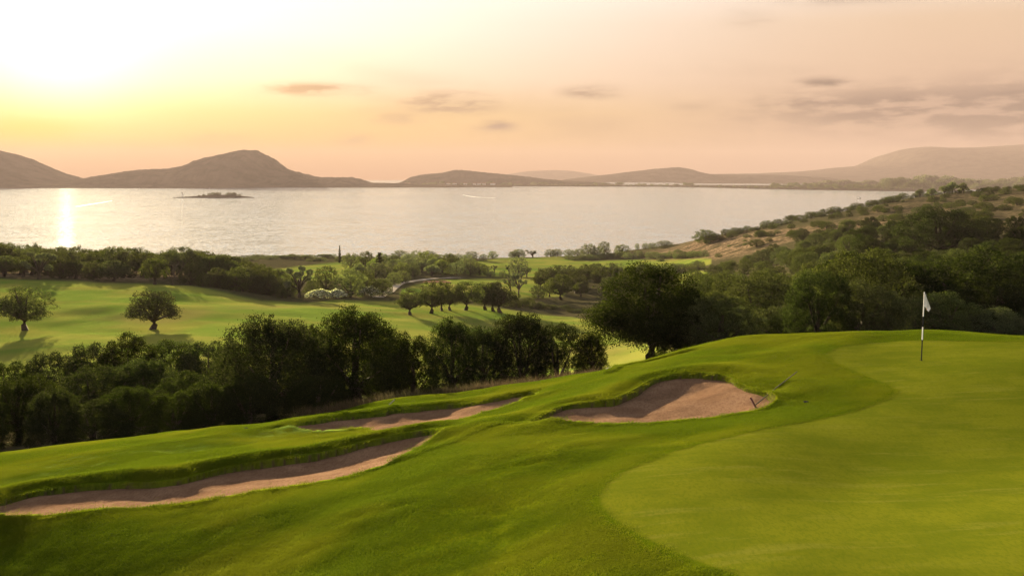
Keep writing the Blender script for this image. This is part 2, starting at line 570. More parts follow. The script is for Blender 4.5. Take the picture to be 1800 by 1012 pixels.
def ground_z(x, y):
    """height of the built ground"""
    x = np.atleast_1d(np.asarray(x, dtype=np.float64)); y = np.atleast_1d(np.asarray(y, dtype=np.float64))
    u = U0 + F * x / y
    fu = (u - GU[0]) / 4.0
    fs = np.interp(np.log(y), GS, np.arange(len(GS)))
    r = bilerp(ZG, fu, fs)
    return r if r.size > 1 else float(r[0])


# far surfaces, by what the photograph shows there (column, row) within a distance range
FAIR = [([(-720, 720), (-720, 497), (0, 492), (130, 494), (270, 498), (330, 502), (400, 515), (460, 529), (540, 535), (600, 530), (690, 532), (740, 528), (860, 538), (920, 546), (1000, 556), (1045, 566), (1110, 590), (1200, 625), (1200, 720)], 88, 330),
        ([(430, 486), (480, 473), (560, 463), (645, 459), (660, 470), (600, 492), (480, 496)], 370, 560),
        ([(698, 524), (706, 508), (760, 495), (850, 490), (960, 490), (1000, 504), (990, 522), (900, 527), (760, 531)], 318, 430),
        ([(770, 477), (800, 464), (880, 455), (980, 452), (1040, 459), (1250, 453), (1250, 468), (1100, 478), (1010, 474), (960, 489), (860, 486)], 425, 640),
        ([(1180, 502), (1195, 482), (1225, 475), (1250, 480), (1250, 502)], 330, 450)]
fair = np.zeros(XX.shape)
UUG = np.repeat(GU[None, :], len(GY), 0)
for poly, y0, y1 in FAIR:
    m = (GY > y0) & (GY < y1)
    d = poly_sdf(UUG[m], VV[m], poly)
    fair[m] = np.maximum(fair[m], sstep(d, 2.0, -2.5))
dry = np.zeros(XX.shape)
for poly, y0, y1 in [([(1090, 450), (1180, 437), (1230, 421), (1330, 405), (1480, 392), (1560, 378), (1620, 392), (1450, 408), (1360, 432), (1300, 448), (1200, 462)], 400, 640),
                     ([(1440, 395), (1560, 360), (1650, 340), (1800, 326), (2500, 300), (2500, 420), (1800, 408), (1640, 398), (1560, 400)], 260, 640),
                     ([(-700, 492), (0, 488), (330, 494), (440, 505), (440, 470), (-700, 462)], 270, 520)]:
    m = (GY > y0) & (GY < y1)
    d = poly_sdf(UUG[m], VV[m], poly)
    dry[m] = np.maximum(dry[m], sstep(d, 5.0, -6.0) * (0.40 if y0 == 260 else 1.0))
green = sstep(GSD, 0.07, -0.07) * (YY < 50)
lawn = sstep(VV * 0 + np.log(YY), math.log(50), math.log(47.0))     # mown near ground
apron = sstep(GSD, 5.2, 3.4) * lawn
collar = np.exp(-(np.maximum(GSD, 0) / 0.30) ** 2) * (GSD > -0.02) * (YY < 50)
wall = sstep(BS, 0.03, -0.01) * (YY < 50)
beach = sstep(ZG, 1.2, 0.2) * (YY > 500)

# lower approach lawn seen left of the middle bunker
APR = [(-700, 940), (-200, 845), (0, 818), (120, 800), (300, 778), (430, 758), (520, 752), (600, 756), (640, 757), (560, 766), (420, 782), (260, 806), (100, 836), (-200, 880)]
m = (GY > 30) & (GY < 43)
tee = np.zeros(XX.shape)
tee[m] = sstep(poly_sdf(UUG[m], VV[m], APR), 3.0, -3.0)


def ground_material():
    m, t, bs, out = material('turf')
    pos = t.n('ShaderNodeNewGeometry').outputs['Position']
    fr, dr, gr, lw, ap, te, bc, wl = (t.attr(k).outputs['Fac'] for k in ('fair', 'dry', 'green', 'lawn', 'apron', 'tee', 'beach', 'wall'))
    n1 = t.noise(pos, 0.06, 4, 0.55)
    n2 = t.noise(pos, 0.7, 4, 0.6)
    gp = t.vm('MULTIPLY', pos, (1.0, 0.30, 0.30))
    n3 = t.noise(gp, 11.0, 4, 0.8)
    n4 = t.noise(gp, 17.0, 3, 0.8)
    nb = t.noise(pos, 0.22, 3, 0.55)
    # scrub floor of the valley
    scrub = t.mix(t.smooth(n2, 0.35, 0.65), (0.042, 0.042, 0.019), (0.072, 0.060, 0.030))
    dryc = t.mix(t.smooth(n2, 0.40, 0.62), (0.085, 0.060, 0.036), (0.25, 0.175, 0.105))
    dryc = t.mix(t.smooth(t.noise(pos, 0.10, 3, 0.6), 0.46, 0.60), dryc, (0.060, 0.050, 0.026))
    fairc = t.mix(t.smooth(n1, 0.36, 0.64), (0.125, 0.178, 0.027), (0.200, 0.204, 0.040))
    fairc = t.mix(t.m('MULTIPLY', t.smooth(t.noise(pos, 0.028, 3, 0.5), 0.54, 0.70), 0.6), fairc, (0.20, 0.165, 0.050))
    roughc = t.mix(t.smooth(n3, 0.36, 0.66), (0.030, 0.055, 0.003), (0.098, 0.132, 0.007))
    roughc = t.mix(t.m('MULTIPLY', t.smooth(nb, 0.42, 0.66), 0.6), roughc, (0.140, 0.150, 0.009))
    apc = t.mix(t.smooth(n4, 0.36, 0.64), (0.038, 0.062, 0.002), (0.090, 0.112, 0.003))
    apc = t.mix(t.m('MULTIPLY', t.smooth(n2, 0.40, 0.65), 0.5), apc, (0.112, 0.116, 0.004))
    teec = t.mix(t.smooth(n2, 0.35, 0.65), (0.095, 0.150, 0.026), (0.120, 0.160, 0.022))
    grc = t.mix(t.smooth(n2, 0.35, 0.65), (0.080, 0.094, 0.006), (0.108, 0.116, 0.008))
    mott = t.noise(t.vm('MULTIPLY', pos, (0.5, 2.6, 1.0)), 1.0, 5, 0.65)
    grc = t.mix(t.m('MULTIPLY', t.smooth(mott, 0.52, 0.72), 0.55), grc, (0.138, 0.134, 0.020))
    c = t.mix(dr, scrub, dryc)
    c = t.mix(fr, c, fairc)
    c = t.mix(bc, c, (0.24, 0.19, 0.13))
    c = t.mix(lw, c, roughc)
    c = t.mix(ap, c, apc)
    c = t.mix(t.m('MULTIPLY', t.attr('collar').outputs['Fac'], 0.65), c, (0.042, 0.070, 0.002))
    c = t.mix(te, c, teec)
    gg = t.noise(gp, 19.0, 3, 0.8)
    grc = t.mix(t.m('MULTIPLY', t.smooth(gg, 0.42, 0.66), 0.45), grc, (0.056, 0.080, 0.005))
    c = t.mix(gr, c, grc)
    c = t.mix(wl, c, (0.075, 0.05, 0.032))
    t.put(bs.inputs['Base Color'], c)
    bs.inputs['Roughness'].default_value = 0.85
    bs.inputs['Specular IOR Level'].default_value = 0.0
    bs.inputs['Sheen Weight'].default_value = 0.0
    # blades stand up: strong fine relief, weaker where mown short
    h1 = t.noise(pos, 22.0, 4, 0.75)
    h2 = t.noise(pos, 70.0, 2, 0.7)
    hh = t.m('ADD', t.m('MULTIPLY', h1, 0.6), t.m('MULTIPLY', h2, 0.4))
    hfar = t.noise(pos, 1.6, 4, 0.75)
    hh = t.m('ADD', t.m('MULTIPLY', hh, t.m('MULTIPLY', lw, 0.032)), t.m('MULTIPLY', hfar, t.m('MULTIPLY', t.m('SUBTRACT', 1.0, lw), 0.22)))
    bump = t.n('ShaderNodeBump')
    t.put(bump.inputs['Height'], hh)
    bump.inputs['Distance'].default_value = 1.0
    st = t.m('SUBTRACT', 0.95, t.m('MULTIPLY', gr, 0.45))
    t.put(bump.inputs['Strength'], st)
    t.put(bs.inputs['Normal'], bump.outputs[0])
    return m


TURF = ground_material()


def build_ground():
    nr, nc = XX.shape
    V = np.stack([XX, YY, ZG], 2).reshape(-1, 3)
    idx = np.arange(nr * nc).reshape(nr, nc)
    Q = np.stack([idx[:-1, :-1], idx[:-1, 1:], idx[1:, 1:], idx[1:, :-1]], 2).reshape(-1, 4)

    def fm(a):
        return (a[:-1, :-1] + a[:-1, 1:] + a[1:, 1:] + a[1:, :-1]).ravel() / 4
    cls = np.zeros(len(Q), dtype=int)
    cls[fm(fair) > 0.5] = 1
    cls[fm(green) > 0.5] = 2
    names = ['ground', 'fairway', 'putting_green']
    labels = ['rolling ground of rough turf, scrub and dry grass down to the shore', 'smooth pale green mown fairway between the trees', 'smooth light green putting green with the flag']
    NZ = None
    full = mesh_np('all', V, Q)
    nrm = np.empty(len(V) * 3, dtype=np.float32); full.vertices.foreach_get('normal', nrm)
    NZ = nrm.reshape(-1, 3)
    bpy.data.meshes.remove(full)
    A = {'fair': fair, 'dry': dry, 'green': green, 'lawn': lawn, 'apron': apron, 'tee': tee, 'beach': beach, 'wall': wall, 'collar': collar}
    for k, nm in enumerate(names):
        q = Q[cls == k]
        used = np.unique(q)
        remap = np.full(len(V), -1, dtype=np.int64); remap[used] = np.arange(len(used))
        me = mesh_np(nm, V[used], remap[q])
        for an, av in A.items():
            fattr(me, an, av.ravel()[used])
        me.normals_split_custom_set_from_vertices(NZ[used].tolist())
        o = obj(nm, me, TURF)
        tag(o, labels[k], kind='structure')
    return


build_ground()


# ------------------------------------------------------------------ bunkers
def sand_material():
    m, t, bs, out = material('bunker_sand')
    pos = t.n('ShaderNodeNewGeometry').outputs['Position']
    n = t.noise(pos, 1.1, 4, 0.6)
    n2 = t.noise(t.vm('MULTIPLY', pos, (1.0, 0.35, 1.0)), 15.0, 4, 0.8)
    c = t.mix(t.smooth(n, 0.35, 0.65), (0.168, 0.097, 0.058), (0.230, 0.138, 0.085))
    c = t.mix(t.m('MULTIPLY', t.smooth(n2, 0.42, 0.66), 0.6), c, (0.105, 0.060, 0.036))
    t.put(bs.inputs['Base Color'], c)
    bs.inputs['Roughness'].default_value = 0.95
    bs.inputs['Specular IOR Level'].default_value = 0.0
    # rake furrows, wandering
    wv = t.n('ShaderNodeTexWave', wave_type='BANDS', bands_direction='X')
    wv.inputs['Scale'].default_value = 4.5
    wv.inputs['Distortion'].default_value = 9.0
    wv.inputs['Detail'].default_value = 2.0
    wv.inputs['Detail Scale'].default_value = 0.35
    rot = t.n('ShaderNodeMapping'); rot.inputs['Rotation'].default_value = (0, 0, R(35))
    t.put(rot.inputs['Vector'], pos); t.put(wv.inputs['Vector'], rot.outputs[0])
    h = t.m('ADD', t.m('MULTIPLY', wv.outputs['Fac'], 0.006), t.m('MULTIPLY', n2, 0.035))
    bump = t.n('ShaderNodeBump'); bump.inputs['Distance'].default_value = 1.0; bump.inputs['Strength'].default_value = 0.8
    t.put(bump.inputs['Height'], h); t.put(bs.inputs['Normal'], bump.outputs[0])
    return m


SAND = sand_material()


def build_bunker(key, label):
    P = BXY[key]
    x0, y0 = P.min(0) - 0.3; x1, y1 = P.max(0) + 0.3
    sp = 0.11
    gx = np.arange(x0, x1, sp); gy = np.arange(y0, y1, sp)
    X, Y = np.meshgrid(gx, gy)
    sd = poly_sdf(X, Y, P)
    zb = base_z(X, Y) + relief(X, Y, np.full(X.shape, 50.0), np.full(X.shape, 50.0))
    c = P.mean(0)
    # sand: shallow saucer, flashed up towards the far lip, low against the near one
    dep = 0.13 + 0.16 * sstep(-sd, 0.0, 1.4)
    z = zb - dep + 0.012 * fbm(X * 2.2, Y * 2.2, 3, 8) + 0.02 * fbm(X * .7, Y * .7, 2, 9)
    keep = sd < 0.16
    idx = np.arange(X.size).reshape(X.shape)
    Q = np.stack([idx[:-1, :-1], idx[:-1, 1:], idx[1:, 1:], idx[1:, :-1]], 2).reshape(-1, 4)
    k = keep.ravel()[Q].all(1)
    Q = Q[k]
    used = np.unique(Q); remap = np.full(X.size, -1); remap[used] = np.arange(len(used))
    V = np.stack([X, Y, z], 2).reshape(-1, 3)[used]
    o = obj('sand_bunker', mesh_np('sand_bunker', V, remap[Q]), SAND)
    tag(o, label, 'bunker', 'sand bunkers beside the putting green')


build_bunker('near', 'longest sand bunker, a low strip running out of the left edge')
build_bunker('middle', 'thin sand bunker behind the grass ridge, nearest the dark trees')
build_bunker('upper', 'deep rounded sand bunker beside the green, with a rake in its end')

# ------------------------------------------------------------------ sea
def water_material():
    m, t, bs, out = material('sea')
    pos = t.n('ShaderNodeNewGeometry').outputs['Position']

    def slope(sc, det):
        nd = t.n('ShaderNodeTexNoise'); nd.inputs['Detail'].default_value = det; nd.inputs['Scale'].default_value = 1.0; nd.inputs['Roughness'].default_value = 0.6
        t.put(nd.inputs['Vector'], t.vm('MULTIPLY', pos, sc))
        return t.vm('SUBTRACT', nd.outputs['Color'], (0.5, 0.5, 0.5))
    fine = t.vm('MULTIPLY', slope((0.30, 0.55, 1), 3), (0.25, 0.85, 0))
    coarse = t.vm('MULTIPLY', slope((0.040, 0.045, 1), 3), (0.07, 0.21, 0))
    gust = t.noise(t.vm('MULTIPLY', pos, (0.0012, 0.0025, 1)), 1.0, 3, 0.6)
    gs_ = t.n('ShaderNodeVectorMath', operation='SCALE'); t.put(gs_.inputs[0], t.vm('ADD', fine, coarse)); t.put(gs_.inputs['Scale'], t.m('ADD', 0.35, t.m('MULTIPLY', gust, 1.3)))
    nrm = t.vm('NORMALIZE', t.vm('ADD', gs_.outputs[0], (0, 0, 1)))
    t.t.nodes.remove(bs)
    gl = t.n('ShaderNodeBsdfGlossy', distribution='BECKMANN'); gl.inputs['Roughness'].default_value = 0.09; gl.inputs['Color'].default_value = (0.90, 0.96, 1.0, 1)
    df = t.n('ShaderNodeBsdfDiffuse'); df.inputs['Color'].default_value = (0.15, 0.16, 0.165, 1)
    fr = t.n('ShaderNodeFresnel'); fr.inputs['IOR'].default_value = 1.333
    t.put(gl.inputs['Normal'], nrm); t.put(fr.inputs['Normal'], nrm)
    # steep little wavelets: a broad, weak second highlight that whitens the water towards the sun
    g2 = t.n('ShaderNodeBsdfGlossy', distribution='GGX'); g2.inputs['Roughness'].default_value = 0.85; g2.inputs['Color'].default_value = (0.85, 0.94, 1.0, 1)
    gm = t.n('ShaderNodeMixShader'); gm.inputs[0].default_value = 0.07
    t.put(gm.inputs[1], gl.outputs[0]); t.put(gm.inputs[2], g2.outputs[0])
    mx = t.n('ShaderNodeMixShader'); t.put(mx.inputs[0], fr.outputs[0]); t.put(mx.inputs[1], df.outputs[0]); t.put(mx.inputs[2], gm.outputs[0])
    t.put(out.inputs[0], mx.outputs[0])
    return m


SEA = water_material()
S = 14000.0
me = mesh_np('sea', [(-S, -2000, 0), (S, -2000, 0), (S, 12000, 0), (-S, 12000, 0)], [(0, 1, 2, 3)])
tag(obj('sea', me, SEA), 'calm bay reflecting the sunset sky', kind='structure')


# ------------------------------------------------------------------ far hills and flats
def hill_material(name, c1, c2, sc):
    m, t, bs, out = material(name)
    pos = t.n('ShaderNodeNewGeometry').outputs['Position']
    n = t.noise(pos, sc, 5, 0.65)
    t.put(bs.inputs['Base Color'], t.mix(t.smooth(n, 0.35, 0.65), c1, c2))
    bs.inputs['Roughness'].default_value = 0.95
    bs.inputs['Specular IOR Level'].default_value = 0.0
    bump = t.n('ShaderNodeBump'); bump.inputs['Strength'].default_value = 0.35; bump.inputs['Distance'].default_value = 3
    t.put(bump.inputs['Height'], t.noise(pos, sc * 2.5, 4, 0.7)); t.put(bs.inputs['Normal'], bump.outputs[0])
    return m


HILL = hill_material('hill_scrub', (0.026, 0.024, 0.016), (0.075, 0.058, 0.042), 0.010)


def ridge(name, label, prof, y, depth, foot=-2.0, rough=2.0, n=360, seed=3):
    """a ridge whose crest stands at distance y and is seen along the profile (columns, rows)"""
    p = np.array(prof, dtype=np.float64)
    us = np.linspace(p[0, 0], p[-1, 0], n)
    vs = np.interp(us, p[:, 0], p[:, 1])
    # smooth the polyline a little
    k = np.array([1, 2, 3, 2, 1.]); k /= k.sum()
    vp = np.concatenate([[vs[0]] * 2, vs, [vs[-1]] * 2]); vs = np.convolve(vp, k, 'valid')
    zc = CZ - (vs - V0) / F * y
    m = 44
    T = np.linspace(-1, 1, m)
    X = (us[None, :] - U0) / F * y * np.ones((m, 1))
    bell = np.cos(np.abs(T) ** 0.9 * math.pi / 2)[:, None] ** 0.85
    Y = y + T[:, None] * depth + 0.12 * depth * fbm(X / (depth * 0.9), T[:, None] * 1.5 + 0 * X, 3, seed)
    er = 1 + 0.34 * (1 - bell) * fbm(X / (depth * 0.20), Y / (depth * 0.35), 5, seed + 1) * 2
    Z = foot + (np.maximum(zc[None, :], foot + 0.5) - foot) * np.clip(bell * er, 0, 1.0)
    Z = Z + rough * fbm(X / 18.0, Y / 50.0, 4, seed + 2, 0.75) * np.clip((Z - foot) / 30, 0, 1) * 1.2
    # X follows perspective so that the crest is straight ahead of its place
    idx = np.arange(X.size).reshape(X.shape)
    Q = np.stack([idx[:-1, :-1], idx[:-1, 1:], idx[1:, 1:], idx[1:, :-1]], 2).reshape(-1, 4)
    o = obj(name, mesh_np(name, np.stack([X, Y, Z], 2).reshape(-1, 3), Q), HILL)
    tag(o, label, kind='structure')
    return o


ridge('hill', 'dark headland sloping down from the left edge', [(-500, 255), (-300, 225), (-120, 248), (-30, 262), (0, 266), (12, 269), (30, 279), (60, 293), (90, 306), (118, 317), (150, 320.5), (200, 321.5), (300, 322), (420, 323), (480, 328)], 5300, 700, seed=31, rough=5.0)
ridge('hill', 'broad headland with a flat-topped peak across the bay',
      [(90, 329), (140, 319), (200, 306), (240, 299), (300, 296), (340, 289), (358, 284), (364, 278), (390, 273), (418, 267), (428, 264.5), (452, 265), (462, 270), (478, 278), (487, 287), (490, 292), (504, 297), (530, 305), (560, 312), (590, 312), (620, 312), (634, 315), (642, 321), (680, 322), (705, 322), (740, 324), (900, 326)], 5450, 640, rough=5.0, seed=41, n=520)
ridge('hill', 'low rounded hill behind the middle of the sand spit', [(690, 327), (706, 321), (722, 312), (740, 307.5), (775, 304), (800, 299), (812, 299), (840, 302), (880, 306), (920, 310), (960, 315), (1000, 318), (1060, 321), (1100, 326)], 6600, 500, rough=4.0, seed=51)
ridge('hill', 'second low hill rising behind the lagoon', [(960, 321), (1000, 315), (1060, 308), (1100, 303), (1150, 297), (1190, 294), (1210, 297), (1235, 304), (1250, 307), (1300, 307), (1380, 308), (1450, 312)], 9000, 700, rough=4.0, seed=61)
ridge('hill', 'faint far hill hanging in the haze', [(800, 318), (870, 309), (930, 301), (975, 299), (1010, 301), (1050, 308), (1090, 318)], 15500, 1200, seed=66)
ridge('mountain', 'long pale mountain in the haze at the right',
      [(1150, 314), (1240, 306), (1330, 305), (1420, 301), (1480, 294), (1520, 291), (1545, 284), (1570, 270), (1600, 261), (1625, 258), (1660, 260), (1720, 259), (1800, 254), (1900, 252), (2100, 262), (2500, 285)], 12300, 2200, seed=71, n=480)


def flat(name, label, outline, z=1.6, mat=HILL):
    """low land: outline as (column, distance) seen from the camera"""
    P = spline([((u - U0) / F * y, y) for (u, y) in outline], True, 8)
    c = P.mean(0); n = len(P); V = []; Q = []
    rings = (1.0, 0.97, 0.6, 0.2)
    for r, zz in zip(rings, (-1.0, z, z * 1.3, z * 1.5)):
        for p in P:
            q = c + (p - c) * r
            V.append((q[0], q[1], zz))
    for k in range(len(rings) - 1):
        for i in range(n):
            j = (i + 1) % n
            Q.append((k * n + i, k * n + j, (k + 1) * n + j, (k + 1) * n + i))
    me = bpy.data.meshes.new(name)
    me.from_pydata(V, [], Q + [tuple((len(rings) - 1) * n + i for i in range(n))])
    me.update()
    o = obj(name, me, mat)
    tag(o, label, kind='structure')
    return o


flat('sand_spit', 'long low spit of land closing the far side of the bay',
     [(560, 5650), (700, 5750), (900, 5650), (1050, 5500), (1200, 5050), (1320, 4450), (1480, 3950), (1680, 3650), (2300, 3300), (2500, 4200), (1900, 5400), (1480, 5600), (1250, 5900), (1050, 6150), (900, 6200), (700, 6200), (560, 6000)], 2.2)
flat('shore_flats', 'marshy flats beyond the lagoon', [(1180, 7600), (1350, 7000), (1700, 6000), (2400, 5000), (2600, 8000), (1900, 9000), (1300, 9000)], 2.0)

# ------------------------------------------------------------------ trees
def leaf_material(name, c1, c2, tip, trans=0.22):
    m, t, bs, out = material(name)
    oi = t.n('ShaderNodeObjectInfo').outputs['Random']
    lr = t.attr('lr').outputs['Fac']
    c = t.mix(lr, c1, c2)
    c = t.mix(t.m('MULTIPLY', t.smooth(lr, 0.82, 1.0), 0.7), c, tip)
    hs = t.n('ShaderNodeHueSaturation')
    t.put(hs.inputs['Hue'], t.m('ADD', 0.485, t.m('MULTIPLY', oi, 0.03)))
    t.put(hs.inputs['Value'], t.m('ADD', 0.75, t.m('MULTIPLY', oi, 0.5)))
    t.put(hs.inputs['Saturation'], t.m('ADD', 0.8, t.m('MULTIPLY', t.m('FRACT', t.m('MULTIPLY', oi, 7.3)), 0.35)))
    t.put(hs.inputs['Color'], c)
    t.put(bs.inputs['Base Color'], hs.outputs[0])
    bs.inputs['Roughness'].default_value = 0.62
    bs.inputs['Specular IOR Level'].default_value = 0.0
    tr = t.n('ShaderNodeBsdfTranslucent')
    t.put(tr.inputs[0], t.mix(1.0, hs.outputs[0], (1.5, 1.7, 0.7), 'MULTIPLY'))
    mx = t.n('ShaderNodeMixShader'); mx.inputs[0].default_value = trans
    t.put(mx.inputs[1], bs.outputs[0]); t.put(mx.inputs[2], tr.outputs[0])
    t.put(out.inputs[0], mx.outputs[0])
    return m


LEAF = leaf_material('oak_leaf', (0.034, 0.038, 0.015), (0.070, 0.074, 0.028), (0.12, 0.12, 0.05))
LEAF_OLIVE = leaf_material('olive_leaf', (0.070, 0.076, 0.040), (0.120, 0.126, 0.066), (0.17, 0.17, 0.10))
LEAF_SLOPE = leaf_material('slope_leaf', (0.037, 0.041, 0.018), (0.070, 0.075, 0.033), (0.11, 0.115, 0.05))
LEAF_PALE = leaf_material('pale_leaf', (0.075, 0.090, 0.030), (0.120, 0.135, 0.050), (0.17, 0.18, 0.07), 0.3)
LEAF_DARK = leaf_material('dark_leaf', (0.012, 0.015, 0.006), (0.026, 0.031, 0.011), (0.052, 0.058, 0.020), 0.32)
PETAL = leaf_material('white_petal', (0.45, 0.42, 0.38), (0.75, 0.72, 0.68), (0.8, 0.78, 0.74), 0.3)


def bark_material():
    m, t, bs, out = material('bark')
    pos = t.n('ShaderNodeTexCoord').outputs['Object']
    n = t.noise(t.vm('MULTIPLY', pos, (1, 1, 0.25)), 30.0, 4, 0.65)
    t.put(bs.inputs['Base Color'], t.mix(n, (0.030, 0.022, 0.015), (0.085, 0.064, 0.046)))
    bs.inputs['Roughness'].default_value = 0.95
    bs.inputs['Specular IOR Level'].default_value = 0.1
    bump = t.n('ShaderNodeBump'); bump.inputs['Distance'].default_value = 0.02
    t.put(bump.inputs['Height'], n); t.put(bs.inputs['Normal'], bump.outputs[0])
    return m


BARK = bark_material()


def tube(V, Q, pts, rad, sides=7):
    """append a tapered bent tube"""
    pts = [Vector(p) for p in pts]
    b = len(V)
    for i, p in enumerate(pts):
        d = (pts[min(i + 1, len(pts) - 1)] - pts[max(i - 1, 0)]).normalized()
        q = d.to_track_quat('Z', 'Y')
        for k in range(sides):
            a = 2 * math.pi * k / sides
            V.append(tuple(p + q @ Vector((math.cos(a) * rad[i], math.sin(a) * rad[i], 0))))
    for i in range(len(pts) - 1):
        for k in range(sides):
            j = (k + 1) % sides
            Q.append((b + i * sides + k, b + i * sides + j, b + (i + 1) * sides + j, b + (i + 1) * sides + k))


def leaves(rng, centres, radii, n, ln, wd, up=0.0, squash=0.8, shell=0.55):
    """n leaf quads spread through clumps"""
    centres = np.array(centres); radii = np.array(radii)
    w = radii ** 2; w = w / w.sum()
    ci = rng.choice(len(centres), n, p=w)
    d = rng.normal(size=(n, 3)); d /= np.linalg.norm(d, axis=1)[:, None]
    rr = shell + (1 - shell) * rng.random(n) ** 0.7
    # uneven clump surfaces
    ph = rng.random(len(centres)) * 10
    rr = rr * (0.82 + 0.30 * np.sin(d[:, 0] * 5 + ph[ci]) * np.sin(d[:, 1] * 5 - ph[ci]) * np.cos(d[:, 2] * 4 + ph[ci]))
    out_ = rng.random(n) < 0.10
    rr = np.where(out_, rr * rng.uniform(1.0, 1.45, n), rr)
    p = centres[ci] + d * (radii[ci] * rr)[:, None] * np.array([1, 1, squash])
    t1 = d * 0.7 + rng.normal(size=(n, 3)) * 0.75 + np.array([0, 0, up])
    t1 /= np.linalg.norm(t1, axis=1)[:, None]
    t2 = np.cross(t1, rng.normal(size=(n, 3))); t2 /= np.linalg.norm(t2, axis=1)[:, None] + 1e-9
    L = (ln * (0.6 + 0.8 * rng.random(n)))[:, None]; W = (wd * (0.6 + 0.8 * rng.random(n)))[:, None]
    V = np.stack([p - t1 * L * .5, p + t2 * W * .5, p + t1 * L * .5, p - t2 * W * .5], 1).reshape(-1, 3)
    Q = np.arange(4 * n).reshape(n, 4)
    lr = np.repeat(rng.random(n), 1)
    return V, Q, lr


def crown_mesh(name, mat, V, Q, lr):
    me = mesh_np(name, V, Q, False)
    fattr(me, 'lr', lr, 'FACE')
    me.materials.append(mat)
    return me


